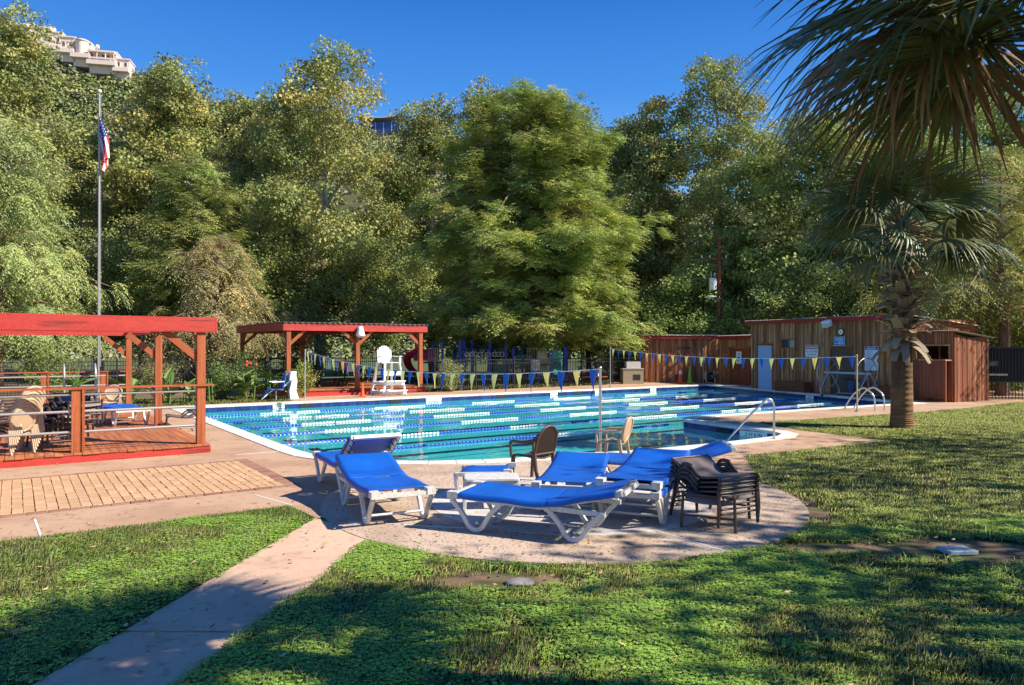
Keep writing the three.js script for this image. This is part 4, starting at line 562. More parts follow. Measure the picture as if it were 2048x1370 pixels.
// ---------- picnic furniture and playground ----------
function picnic(label, x, z, turn, top, leg, group, y0 = 0) { const o = thing('picnic_table', label, 'picnic table', [x, y0, z], turn, group); for (let i = 0; i < 5; i++) part(o, 'top_plank', box(1.8, .04, .135, 0, .74, -.29 + i * .145), top); for (const s of [-1, 1]) for (const k of [0, 1]) part(o, 'bench_plank', box(1.8, .04, .13, 0, .44, s * (.62 + k * .14)), top); for (const x2 of [-.65, .65]) for (const s of [-1, 1]) part(o, 'leg', beam(V(x2, .72, s * .12), V(x2, .0, s * .6), .05, .07), leg); for (const x2 of [-.65, .65]) part(o, 'bench_support', box(.05, .07, 1.5, x2, .4, 0), leg); }
{ const a = UV(11.8, -31.9), b = UV(14.0, -34.8); picnic('green topped picnic table inside the pavilion', a[0], a[1], TH, M.tableGreen, M.black, 'picnic tables', .275); picnic('dark green picnic table at the back of the pavilion', b[0], b[1], TH, M.tableGreen, M.black, 'picnic tables', .275);
  picnic('grey green picnic table in front of the hanging rings', -1.6, -37.0, .2, M.tableGreen, M.black, 'picnic tables'); picnic('dark picnic table beneath the cypress, carrying a white drum', 1.5, -38.7, .15, M.tableGreen, M.black, 'picnic tables'); picnic('reddish picnic table beyond the fence near the teal panels', 4.1, -40.3, .5, M.tableRed, M.galv, 'picnic tables');
  const d = thing('white_drum', 'white plastic drum standing on the dark picnic table', 'drum', [1.25, .765, -38.65]); part(d, 'body', new THREE.LatheGeometry([[.0, 0], [.24, 0], [.25, .05], [.25, .58], [.27, .6], [.27, .64], [0, .66]].map(p => new THREE.Vector2(...p)), 22), M.white); part(d, 'label_patch', new THREE.CylinderGeometry(.253, .253, .22, 12, 1, true, -.5, 1).translate(0, .3, 0), M.cream);
  const c = thing('drinks_cooler', 'red drinks cooler with a white lid on the pavilion table', 'cooler', [a[0] + .55, 1.035, a[1] - .3]); part(c, 'body', new THREE.CylinderGeometry(.2, .19, .36, 18).translate(0, .18, 0), mat({ color: L(.6, .04, .02), roughness: .5 })); part(c, 'lid', new THREE.CylinderGeometry(.21, .21, .06, 18).translate(0, .39, 0), M.orange); part(c, 'tap', box(.05, .05, .08, 0, .06, .21), M.white);
  const f = UV(12.6, -31.0), ch = thing('folding_chair', 'grey metal folding chair beside the green picnic table', 'chair', [f[0], .275, f[1]], TH + 2.4); part(ch, 'seat', box(.42, .03, .4, 0, .44, 0), M.galv); part(ch, 'backrest', box(.42, .22, .02, 0, .8, -.24), M.galv); for (const s of [-1, 1]) { part(ch, 'leg', rod(V(s * .22, 0, .25), V(s * .22, .95, -.26), .014), M.bronze); part(ch, 'leg', rod(V(s * .2, 0, -.28), V(s * .2, .44, .12), .014), M.bronze); } }
{ // climbing frame
  const z0 = -41, X = px => (px - 1024) / 1450 * 41, o = thing('climbing_frame', 'blue playground climbing frame with rings, red slide and teal panels', 'climbing frame', [0, 0, z0]);
  for (const [px, top, dz] of [[862, 2.25, -1], [885, 2.35, 0], [906, 2.2, -1.2], [922, 2.4, .6], [928, 2.4, -.2], [943, 2.4, -.8], [980, 2.4, 0], [1012, 2.45, .2], [1027, 2.0, .4], [1045, 2.0, -.6], [1077, 2.0, 0], [1099, 1.95, .6], [1109, 2.0, -.8], [1129, 2.05, 0], [1135, 2.05, -.7]]) { const p = part(o, 'post', rod(V(X(px), 0, dz), V(X(px), top, dz), .085, .085, 12), M.playBlue); part(p, 'post_cap', new THREE.SphereGeometry(.088, 12, 8).translate(X(px), top, dz), M.playBlue); }
  part(o, 'ring_bar', [rod(V(X(925), 1.95, .1), V(X(1012), 1.95, .1), .035), rod(V(X(925), 1.95, -.5), V(X(1012), 1.95, -.5), .035)], M.playBlue);
  for (const px of [934, 945, 961, 976, 990, 1005]) part(o, 'hanging_ring', [new THREE.TorusGeometry(.13, .022, 8, 22).translate(X(px), 1.66, .1), new THREE.TorusGeometry(.13, .022, 8, 22).translate(X(px) + .16, 1.66, -.2), rod(V(X(px), 1.78, .1), V(X(px), 1.95, .1), .01)], M.white);
  part(o, 'platform', [box(1.4, .08, 1.6, X(873), 1.2, -.4), box(1.6, .08, 1.6, X(1090), 1.1, 0), box(1.3, .08, 1.3, X(1036), .9, 0)], M.tableGreen);
  part(o, 'slide', [sheet((s, t) => { const a = 1.2 + s * 3.6, r = lerp(.55, 1.05, t); return [X(848) - .2 + r * Math.cos(a) * .9, 2.0 - s * 1.85 + .28 * Math.pow(t * 2 - 1, 4), .2 + r * Math.sin(a)]; }, 36, 10, .03)], M.slide); part(o, 'slide_hood', sheet((s, t) => [X(846) + lerp(-.5, .6, s), 1.3 + .8 * Math.sin(t * Math.PI) * (.5 + .5 * s), -.4 + .6 * Math.cos(t * Math.PI)], 8, 12, .03), M.slide);
  part(o, 'climbing_panel', sheet((s, t) => [X(1084) + (s - .5) * .55, .5 + 1.4 * t + .12 * Math.sin(s * Math.PI) * t, .4 + .06 * Math.sin(t * 12)], 6, 14, .05), M.cream);
  part(o, 'climbing_panel', sheet((s, t) => [X(1110) + (s - .5) * .72, .5 + 1.4 * t, .5 + .05 * Math.sin(t * 10 + s * 3)], 8, 14, .05), M.teal);
  for (const px of [868, 880, 1064]) part(o, 'barrier', Array.from({ length: 5 }, (_, i) => rod(V(X(px) + i * .12 - .25, 1.25, .3), V(X(px) + i * .12 - .25, 2.0, .3), .016)).concat(rod(V(X(px) - .3, 2.0, .3), V(X(px) + .3, 2.0, .3), .025)), M.cream);
  part(o, 'arch_ladder', [tube([V(X(1018), 0, .9), V(X(1020), 1.1, .8), V(X(1035), 1.6, .3)], .03, 16, 6), tube([V(X(1034), 0, .9), V(X(1036), 1.1, .8), V(X(1046), 1.6, .3)], .03, 16, 6)], M.teal);
  part(o, 'panel', [box(.9, .7, .05, X(1005), .75, .1), box(.9, .6, .05, X(1048), 1.35, .2)], mat({ color: L(.02, .14, .09), roughness: .5 }));
}
// ---------- vegetation ----------
const leafM = (o = {}) => new THREE.MeshPhysicalMaterial({ color: L(1, 1, 1), roughness: .62, transmission: 0, side: THREE.DoubleSide, ...o });
const thinLeaf = leafM({ transmission: .3, thickness: 0, roughness: .75, ior: 1.35 });
function leafSoup(list) { // list of [centre, dir, normal, length, width] -> pointed leaves, two triangles folded on the midrib
  const P = [], N = [], U = [];
  for (const [c, d, n, l, w] of list) {
    const s = d.clone().cross(n).normalize().multiplyScalar(w / 2), tip = c.clone().addScaledVector(d, l), mid = c.clone().addScaledVector(d, l * .45).addScaledVector(n, w * .12), a = mid.clone().add(s).addScaledVector(n, -w * .22), b = mid.clone().sub(s).addScaledVector(n, -w * .22);
    for (const q of [c, a, tip, c, tip, b]) { P.push(q.x, q.y, q.z); U.push(0, 0); }
    const n1 = n.clone().addScaledVector(s, .5 / w).normalize(), n2 = n.clone().addScaledVector(s, -.5 / w).normalize();
    for (let k = 0; k < 3; k++) N.push(n1.x, n1.y, n1.z); for (let k = 0; k < 3; k++) N.push(n2.x, n2.y, n2.z);
  }
  const g = new THREE.BufferGeometry(); g.setAttribute('position', new THREE.Float32BufferAttribute(P, 3)); g.setAttribute('normal', new THREE.Float32BufferAttribute(N, 3)); g.setAttribute('uv', new THREE.Float32BufferAttribute(U, 2)); return g;
}
const rdir = () => { const z = rr(-1, 1), a = rr(0, 6.2832), s = Math.sqrt(1 - z * z); return V(s * Math.cos(a), z, s * Math.sin(a)); };
function broadClump(n, r, l, w) { const out = []; for (let i = 0; i < n; i++) { const p = rdir().multiplyScalar(r * Math.pow(rnd(), .5)); p.y *= .75; const nn = rdir().add(V(0, .7, 0)).addScaledVector(p, .5 / r).normalize(); let d = rdir().add(V(0, -.35, 0)); d.addScaledVector(nn, -d.dot(nn)).normalize(); out.push([p, d, nn, l * rr(.7, 1.25), w * rr(.7, 1.25)]); } return leafSoup(out); }
function featherClump(m, k, r, l, w, droop) { // sprays of fine leaflets, growing along +x and hanging at the tips
  const out = []; for (let i = 0; i < m; i++) { const a = rr(-1.3, 1.3), e = rr(-.35, .5), d = V(Math.cos(a) * Math.cos(e), Math.sin(e), Math.sin(a) * Math.cos(e)), o = V(rr(-.2, .2), rr(-.15, .15), rr(-.25, .25)), len = r * rr(.7, 1.25); for (let j = 0; j < k; j++) { const t = (j + .5) / k, p = o.clone().addScaledVector(d, len * t).add(V(0, -droop * t * t * len, 0)); const q = d.clone().cross(V(0, 1, 0)).normalize().multiplyScalar(j % 2 ? 1 : -1).addScaledVector(d, .8).add(V(0, -droop * t - rr(0, .5), 0)).normalize(); let n = rdir().multiplyScalar(.6).add(V(0, 1, 0)); n.addScaledVector(q, -n.dot(q)).normalize(); out.push([p, q, n, l * rr(.7, 1.2) * (1.1 - .4 * t), w]); } } return leafSoup(out); }
reseed(400);
const G = { broad: [0, 1, 2].map(() => broadClump(84, .88, .22, .19)), broadFine: [0, 1].map(() => broadClump(70, .75, .17, .13)), feather: [0, 1, 2].map(() => featherClump(20, 9, .55, .18, .05, .2)), shade: [0, 1].map(() => broadClump(24, 1.15, .2, .16)), featherB: [0, 1].map(() => featherClump(9, 15, .9, .24, .05, 1.1)), scrub: [0, 1].map(() => broadClump(60, 1.9, .85, .6)) };
function crown(tree, name, geo, m, list) { // list of [x,y,z, scale, yaw, color, pitch]
  const o = new THREE.InstancedMesh(geo, m, list.length), q = new THREE.Quaternion(), e = new THREE.Euler(), M4 = new THREE.Matrix4();
  list.forEach((c, i) => { e.set(0, c[4], c[6] || 0, 'YXZ'); q.setFromEuler(e); M4.compose(V(c[0], c[1], c[2]), q, V(c[3], c[3] * (c[7] || 1), c[3])); o.setMatrixAt(i, M4); o.setColorAt(i, c[5]); });
  o.name = name; o.userData.kind = 'stuff'; o.castShadow = o.receiveShadow = true; tree.add(o); return o;
}
const tint = (c, j = .25) => { const k = 1 + rr(-j, j), y = rr(-.12, .12); c = mul(c, 1.2); return L(c[0] * k * (1 + y), c[1] * k, c[2] * k * (1 - y)); };
function broadTree(name, label, x, z, H, R, col, o = {}) {
  const { base = .3, n = 520, geo = [...G.broad, ...G.broadFine], bark = M.sycBark, limbs = 11, group, leaf = thinLeaf, accent, size = 1, lean = 0, spread = .32 } = o;
  const t = thing(name, label, 'tree', [x, 0, z], 0, group), r0 = .018 * H + .06, bend = rr(-.5, .5);
  const tp = h => V(bend * Math.sin(h / H * 3) + lean * h, h, bend * .6 * Math.sin(h / H * 4 + 1));
  part(t, 'trunk', taper([tp(0), tp(H * .2), tp(H * .45), tp(H * .7), tp(H * .92)], r0, r0 * .15, 14, 9), bark);
  const lists = geo.map(() => []), prof = f => Math.sin(Math.PI * Math.pow(clamp((f - base) / (1.04 - base), 0.02, .99), .62)) * .95 + .1;
  const per = Math.max(1, Math.round(n * 1.05 / limbs / 5));
  for (let i = 0; i < limbs; i++) {
    const f = lerp(base + .02, .97, (i + rnd() * .6) / limbs), a = i * 2.4 + rr(-.4, .4), reach = R * prof(f) * rr(.55, 1), st = tp(H * f * .8), en = V(tp(H * f).x + Math.cos(a) * reach, H * f, tp(H * f).z + Math.sin(a) * reach);
    part(t, 'limb', taper([st, st.clone().lerp(en, .5).add(V(0, rr(-.2, .5), 0)), en], r0 * .5 * (1.15 - f), .035, 7, 6), bark);
    for (let k = 0; k < 5; k++) { const cl = V(en.x + gs() * R * spread, en.y + gs() * R * spread * .9, en.z + gs() * R * spread), tone = accent && rnd() < .2 ? accent : col, lt = rr(.75, 1.25); for (let j = 0; j < per; j++) { const s = R * .17 + .25; lists[Math.floor(rnd() * geo.length)].push([cl.x + gs() * s * 1.5, Math.min(H * 1.02, Math.max(H * base * .6, cl.y + gs() * s * 1.2)), cl.z + gs() * s * 1.5, size * rr(.65, 1.2), rr(0, 6.28), tint(mul(tone, lt)), rr(-.4, .4)]); } }
  }
  geo.forEach((g, i) => lists[i].length && crown(t, 'crown', g, leaf, lists[i]));
  return t;
}
function cypress(name, label, x, z, H, R, col, o = {}) {
  const { base = .16, levels = 15, per = 9, geo = G.feather, bark = M.bark, size = 1, power = .8, accent, dens = 1, group, lump = 0 } = o;
  const t = thing(name, label, 'tree', [x, 0, z], 0, group), r0 = .022 * H + .05;
  part(t, 'trunk', taper([V(0, 0, 0), V(.1, H * .3, .05), V(-.05, H * .65, 0), V(0, H * .97, 0)], r0, .03, 12, 9), bark);
  const lists = geo.map(() => []);
  for (let i = 0; i < levels; i++) {
    const f = base + (1 - base) * Math.pow((i + .2) / levels, .95), g = (f - base) / (1 - base), len = o.round ? R * (g < .22 ? .8 + .2 * g / .22 : Math.sqrt(Math.max(.02, 1 - Math.pow((g - .22) / .8, 2)))) * (.9 + .16 * Math.sin(g * 17)) : R * (Math.pow(1 - g, power) * (.85 + .25 * Math.sin(g * 9)) + .05), nb = Math.max(3, Math.round(per * (.45 + .6 * (1 - g))));
    for (let k = 0; k < nb; k++) {
      const a = i * 1.1 + k * 6.2832 / nb + rr(-.3, .3), l = len * rr(.72, 1.12), y0 = H * f, up = rr(.0, .28), en = V(Math.cos(a) * l, y0 + l * up - .05 * l * l, Math.sin(a) * l);
      if (l > 1 && k % 2 === 0) part(t, 'limb', taper([V(0, y0 - .3, 0), V(en.x * .5, y0 + l * up * .6, en.z * .5), en], .05 + .012 * l, .012, 6, 5), bark);
      const m = Math.max(2, Math.round(l * 2.6 * dens)), lt = rr(.8, 1.2);
      for (let j = 0; j < m; j++) { const s = .3 + .72 * (j + rnd()) / m, w = (lump ? .1 + .13 * l : .12 + .18 * l) * (1 - Math.abs(s - .6)); lists[Math.floor(rnd() * geo.length)].push([en.x * s + gs() * w, y0 + (en.y - y0) * s + gs() * (lump ? .3 : .5), en.z * s + gs() * w, size * rr(.7, 1.15), -a + rr(-.6, .6), tint(mul(accent && rnd() < .25 ? accent : col, lt), .2), rr(-.3, .25)]); }
    }
  }
  for (let j = 0; j < 10; j++) lists[0].push([gs() * .2, H * rr(.93, 1.0), gs() * .2, size * .6, rr(0, 6.28), tint(col), .9]);
  geo.forEach((g, i) => lists[i].length && crown(t, 'crown', g, thinLeaf, lists[i]));
  return t;
}
const SY = [.26, .285, .085], SYd = [.21, .235, .07], SYy = [.36, .34, .11], LG = [.29, .34, .08], DK = [.20, .25, .06], CYl = [.33, .39, .14], TAN = [.42, .35, .18];
reseed(41);
{ const gr = 'tall sycamores behind the pool', S = (label, x, z, H, R, c, o = {}) => broadTree('sycamore_tree', label, x, z, H, R, c, { group: gr, accent: SYy, ...o });
  S('tall pale limbed sycamore standing behind the picnic pavilion', -13.8, -52, 22.3, 4.9, SY, { n: 900, limbs: 14, base: .2 });
  S('sycamore with a forked white trunk rising behind the flagpole', -26.6, -56, 23.6, 3.9, SY, { n: 800, limbs: 13, base: .22 });
  S('tall sycamore rising over the pale weeping cypress', -34.4, -48, 23.8, 4.2, SY, { n: 900, limbs: 14, base: .2 });
  S('broad sycamore between the flagpole and the pale weeping cypress', -32.5, -57, 19.2, 4.2, SY, { n: 800, limbs: 13, base: .15 });
  S('slender sycamore behind the dense round cypress', -23.4, -61, 23.4, 4.2, SYd, { n: 700, limbs: 12, base: .2 });
  S('small sycamore at the shoulder of the tall pale limbed one', -19.4, -57, 20.8, 3.4, SY, { n: 560 });
  S('olive sycamore just before the pale hillside scrub', -6.2, -58, 21.4, 4.2, SYd, { n: 620, base: .42, accent: SY });
  S('high sycamore whose top pokes out above the big cypress', -1.6, -60, 24, 3.2, SYd, { n: 420, base: .5, accent: SY });
  S('sycamore directly behind the tip of the big cypress', 2.2, -60, 22.6, 3.4, SYd, { n: 420, base: .5 });
  S('dark leaved sycamore on the far side of the big cypress', 8.4, -55, 19.4, 3.8, SYd, { n: 600, base: .2, accent: SY });
  S('tall open sycamore above the utility pole', 14.6, -52, 21.8, 4.8, SY, { n: 620, limbs: 15, base: .25 });
  S('loose topped sycamore beside the tall open one', 10.6, -54, 19.6, 3.0, SYd, { n: 420, base: .35, accent: SY });
  S('yellow green sycamore standing behind the tall hut', 19, -47, 16.5, 5, LG, { n: 760, base: .18, accent: SYy });
  S('yellow green sycamore seen through the trunk palm', 24, -47, 17, 5, LG, { n: 760, base: .18, accent: SYy });
  S('large sycamore behind the snack hut gate', 30.5, -48, 20, 5.6, LG, { n: 800, base: .15, accent: SY });
  S('large sycamore at the end of the row past the gate', 37, -46, 20, 5.6, SY, { n: 700, base: .15 });
}
{ const gr = 'understorey trees', Udk = (label, x, z, H, R, c = DK, o = {}) => broadTree('leafy_tree', label, x, z, H, R, c, { group: gr, geo: G.broadFine, bark: M.bark, base: .08, n: 330, limbs: 9, ...o });
  Udk('dark bushy tree behind the middle of the tall hut', 17.5, -44, 6.6, 3.0); Udk('dark bushy tree over the roof of the tall hut', 21, -43, 7.2, 3.2); Udk('dark bushy tree behind the snack hut', 24.5, -40, 7.5, 3.4); Udk('dark bushy tree overhanging the iron gate', 22.4, -34.5, 5.6, 2.6, [.20, .25, .06]); Udk('dark bushy tree past the iron gate', 28, -37, 8, 3.8);
  Udk('bright leafy tree over the pump hut roof', 12.2, -47, 7.8, 2.6, LG); Udk('bright leafy bush behind the equipment cabinet', 9, -46, 5.6, 2.2, [.17, .22, .045]); Udk('low leafy tree behind the utility pole', 15.5, -49, 8.5, 3, [.19, .22, .055]);
  Udk('shadowy tree behind the timber deck railing', -30, -45, 9, 4.0, [.21, .24, .065], { n: 420, base: .2 }); Udk('shadowy tree between the flagpole and the deck', -24, -47, 10, 3.6, [.21, .24, .065], { n: 420, base: .25 }); Udk('shadowy tree behind the tan cypress', -17, -49, 9.5, 3.8, [.21, .25, .065], { n: 420 }); Udk('shadowy tree behind the pavilion roof', -10.5, -50, 9, 3.6, [.21, .25, .065], { n: 400, base: .25 }); Udk('shadowy tree next to the red slide', -6, -54, 9, 3.4, [.21, .25, .065], { n: 400, base: .3 }); Udk('low tree behind the climbing frame', -1.5, -55, 8, 3.2, [.20, .24, .06], { n: 380, base: .15 }); Udk('low tree beyond the teal climbing panels', 5.5, -52, 8.5, 3.4, [.22, .26, .065], { n: 380, base: .12 }); Udk('shadowy tree at the end of the timber deck', -36, -50, 11, 4.4, [.20, .24, .06], { n: 420, base: .2 });
}
cypress('cypress_tree', 'big broad bright green bald cypress behind the playground fence', 1.1, -42.3, 17, 6.6, [.27, .33, .06], { levels: 24, per: 13, base: .17, power: .42, dens: 1.25, accent: [.40, .42, .11], round: 1, size: 1.2 });
cypress('cypress_tree', 'dense round topped green cypress behind the deck', -18.8, -43, 13.4, 3.5, [.25, .30, .07], { levels: 16, per: 10, base: .1, power: .5, dens: 1.1, accent: [.32, .35, .1], round: 1, size: 1.15 });
cypress('cypress_tree', 'pale weeping cypress at the end of the timber deck', -24.2, -34, 12.8, 4.6, CYl, { levels: 12, per: 8, base: .24, power: .45, geo: G.featherB, size: 1.05, lump: 1, dens: .9 });
cypress('cypress_tree', 'straw coloured thinning cypress behind the canna bed', -16.2, -40, 8.2, 3.6, [.36, .31, .13], { levels: 12, per: 8, base: .25, power: .5, geo: G.featherB, dens: .55, accent: TAN });
cypress('cypress_tree', 'golden green drooping cypress beyond the snack hut', 20.6, -30.5, 10.4, 4.4, [.30, .30, .06], { levels: 11, per: 7, base: .35, power: .45, geo: G.featherB, dens: .6, accent: [.38, .34, .09], lump: 1 });
// shade trees outside the picture, on the sun side of the lawn
{ const Sh = (label, x, z, H, R, n) => broadTree('shade_tree', label, x, z, H, R, [.20, .23, .06], { n, base: .36, limbs: 9, bark: M.bark, group: 'shade trees beside the lawn', geo: G.shade });
  Sh('shade tree on the lawn edge by the near palm', 13.2, -2.6, 10.5, 3.0, 60); Sh('shade tree behind the near palm', 12.0, .6, 13, 3.4, 60); Sh('low shade tree on the lawn edge opposite the patio', 11.3, -3.6, 8.4, 3.0, 190); Sh('slim shade tree opposite the round patio', 14.5, -5.6, 12, 2.6, 48); Sh('shade tree beside the long lawn', 17, -8.2, 12, 3.0, 120); Sh('shade tree at the bend of the lawn', 20, -12.5, 11, 3.0, 110); }
// ---------- fan palms ----------
function fan(nSeg, len, spread, droop, fold, seedv) { // fan blade in the x-z plane, hub at origin, growing to +x
  reseed(seedv); const P = [], I = [], U = []; let b = 0;
  for (let i = 0; i < nSeg; i++) {
    const a = (i / (nSeg - 1) - .5) * spread + rr(-.015, .015), l = len * (.72 + .28 * Math.cos(a * .8)) * rr(.9, 1.05), dirx = Math.cos(a), dirz = Math.sin(a), w0 = spread / nSeg * .62, dr = droop * rr(.5, 1.5), side = rr(-.08, .08), tip = rr(.0, .25);
    const steps = 6; for (let k = 0; k <= steps; k++) { const s = k / steps, r = l * s, wid = (s < .45 ? w0 * (.06 + r) : w0 * (.06 + l * .45) * Math.pow(1 - (s - .45) / .56, .8)) , y = -fold * Math.abs(a) * Math.abs(a) * .25 * Math.min(1, s * 1.4) * l - dr * s * s * s * l - tip * Math.max(0, s - .75) * l * 2, x = dirx * r - dirz * side * s * s * l, z = dirz * r + dirx * side * s * s * l; P.push(x - dirz * wid, y - wid * .35, z + dirx * wid, x, y + wid * .25, z, x + dirz * wid, y - wid * .35, z - dirx * wid); U.push(s, 0, s, .5, s, 1); if (k < steps) { const q = b + k * 3; I.push(q, q + 1, q + 3, q + 1, q + 4, q + 3, q + 1, q + 2, q + 4, q + 2, q + 5, q + 4); } } b += (steps + 1) * 3;
  }
  const g = new THREE.BufferGeometry(); g.setAttribute('position', new THREE.Float32BufferAttribute(P, 3)); g.setAttribute('uv', new THREE.Float32BufferAttribute(U, 2)); g.setIndex(I); g.computeVertexNormals(); return g;
}
const palmLeaf = [[.09, .135, .045], [.12, .15, .045], [.14, .15, .045]].map(c => new THREE.MeshPhysicalMaterial({ color: L(...c), roughness: .42, transmission: .12, thickness: 0, ior: 1.4, side: THREE.DoubleSide })), deadLeaf = [[.30, .20, .10], [.22, .13, .07], [.36, .27, .16]].map(c => mat({ color: L(...c), roughness: .8 }));
function frond(tree, geo, m, C, dir, pet, roll, pm) {
  const g = new THREE.Group(); // placed by one matrix so that blade and stalk keep together
  const x = dir.clone().normalize(), up = Math.abs(x.y) > .95 ? V(1, 0, 0) : V(0, 1, 0), z = x.clone().cross(up).normalize(), y = z.clone().cross(x), B = new THREE.Matrix4().makeBasis(x, y, z).multiply(new THREE.Matrix4().makeRotationX(roll));
  const o = part(tree, 'frond', geo, m); const hub = C.clone().addScaledVector(x, pet).add(V(0, -.08 * pet * pet, 0)); o.quaternion.setFromRotationMatrix(B); o.position.copy(hub);
  const loc = C.clone().sub(hub).applyQuaternion(o.quaternion.clone().invert()); part(o, 'stalk', taper([loc, loc.clone().multiplyScalar(.5).add(V(0, .06 * pet, 0)), V(.12, 0, 0)], .028, .012, 8, 5), pm); return o;
}
const stalkM = mat({ color: L(.16, .13, .04), roughness: .6 }), stalkB = mat({ color: L(.22, .11, .05), roughness: .7 });
{ const A = [fan(38, 1.1, 4.4, .35, .35, 501), fan(34, 1.15, 4.0, .6, .5, 502), fan(40, 1.0, 4.6, .25, .25, 503)], C = V(0, 5.25, 0), t = thing('fan_palm', 'fan palm with a thick shaggy trunk standing on the lawn by the pool', 'palm tree', [9.86, 0, -18.35]);
  reseed(61);
  const ringTex = tex(256, 512, (u, v, i, j) => { const r = fbm(u, v, 4, 60, 3, 701), p = fbm(u, v, 6, 6, 4, 705), q = mix3([150, 112, 74], [92, 66, 44], r); return mul(mix3(q, [66, 52, 36], clamp((p - .45) * 3, 0, .8)), .85 + .3 * hash(i, j, 707)); }, [1, 1]);
  const rb = tex(64, 512, (u, v) => { const q = 255 * (.6 * (.5 + .5 * Math.sin(v * 2 * Math.PI * 40 + 2 * fbm(u, v, 4, 8, 2, 711))) + .4 * fbm(u, v, 8, 60, 2, 712)); return [q, q, q]; }, [1, 1], false);
  part(t, 'trunk', new THREE.LatheGeometry([[.30, -.05], [.285, .1], [.26, .4], [.25, 1.2], [.24, 2.0], [.22, 3], [.19, 4.2], [.15, 5.3]].map(p => new THREE.Vector2(...p)), 26), mat({ map: ringTex, bumpMap: rb, bumpScale: .02, roughness: .95 }));
  const bootM = [[.44, .33, .20], [.36, .27, .19], [.50, .38, .22], [.30, .24, .19], [.54, .40, .21]].map(c => mat({ color: L(...c), map: T.grit, roughness: .85 }));
  for (let i = 0; i < 150; i++) { const f = i / 150, y = 2.05 + 3.05 * f + rr(-.05, .05), a = i * 2.39996 + rr(-.2, .2), l = rr(.45, .78), up = rr(-.1, .55) + (f < .1 ? -.8 : 0), R0 = lerp(.23, .17, f), s = rr(.5, 1) ; const g = sheet((q, v) => { const w = (.13 - .06 * q) * (v - .5) * 2, r = R0 - .02 + l * q * Math.cos(up) * (1 - .25 * q), yy = l * q * Math.sin(up) + .12 * l * q * (1 - q) * 2 - .12 * s * l * q * q + .35 * Math.pow((v - .5) * 2, 2) * .06; return [r, yy, w]; }, 6, 4, .014); g.rotateY(-a); g.translate(0, y, 0); part(t, 'leaf_base', g, pick(bootM)); }
  for (let i = 0; i < 38; i++) { const f = i / 38, el = lerp(1.35, -.42, Math.pow(f, .85)) + rr(-.12, .12), a = i * 2.39996 + rr(-.25, .25), dead = el < -.35 && rnd() < .55, d = V(Math.cos(a) * Math.cos(el), Math.sin(el), Math.sin(a) * Math.cos(el)); frond(t, pick(A), dead ? pick(deadLeaf) : pick(palmLeaf), C.clone().add(V(0, -.35 * f, 0)), d, rr(1.0, 1.6), rr(-.5, .5), dead ? stalkB : stalkM); }
}
{ const B = [fan(62, 1.4, 4.3, .28, .3, 511), fan(56, 1.45, 3.9, .4, .4, 512), fan(60, 1.35, 4.5, .25, .22, 513)], t = thing('fan_palm', 'dark fan palm crown overhanging the lawn high above the valve cover', 'palm tree', [3.04, 0, -3.75]), C = V(0, 5.55, 0); t.scale.setScalar(.75);
  reseed(62); part(t, 'trunk', new THREE.LatheGeometry([[.3, -.05], [.26, .4], [.23, 2], [.2, 5.6]].map(p => new THREE.Vector2(...p)), 18), M.bark);
  for (const [y, d, k] of [[4.93, V(-1, -.08, .12), 0], [5.2, V(-1, .1, -.25), 1], [5.15, V(-.8, -.1, .55), 2], [5.4, V(-1, .3, .1), 0]]) frond(t, B[k], palmLeaf[k], V(0, y, 0), d, 1.0, rr(-.3, .3), stalkM);
  for (const [y, d, k] of [[5.4, V(-.75, -.2, -.45), 0], [5.3, V(-.4, -.2, -.8), 1]]) frond(t, B[k], deadLeaf[k], V(0, y, 0), d, .9, rr(-.3, .3), stalkB);
  for (let i = 0; i < 19; i++) { const f = i / 19, el = lerp(.95, -.22, Math.pow(f, .9)) + rr(-.12, .12), a = i * 2.39996 + .6 + rr(-.2, .2), dead = el < .12 && rnd() < .4, d = V(Math.cos(a) * Math.cos(el), Math.sin(el), Math.sin(a) * Math.cos(el)); frond(t, pick(B), dead ? pick(deadLeaf) : pick(palmLeaf), C, d, rr(.9, 1.35), rr(-.5, .5), dead ? stalkB : stalkM); }
}
{ const g = fan(30, 1.1, 3.4, .1, .15, 521), t = thing('palmetto', 'low bright palmetto fan poking up behind the pump hut roof', 'palm', [10.4, 0, -46]); reseed(63); part(t, 'trunk', rod(V(0, 0, 0), V(0, 2.0, 0), .15, .12, 9), M.bark); for (let i = 0; i < 9; i++) { const a = i * 2.4, el = rr(.4, 1.3); frond(t, g, mat({ color: L(.12, .17, .04), roughness: .5 }), V(0, 2, 0), V(Math.cos(a) * Math.cos(el), Math.sin(el), Math.sin(a) * Math.cos(el)), .7, 0, stalkM); } }
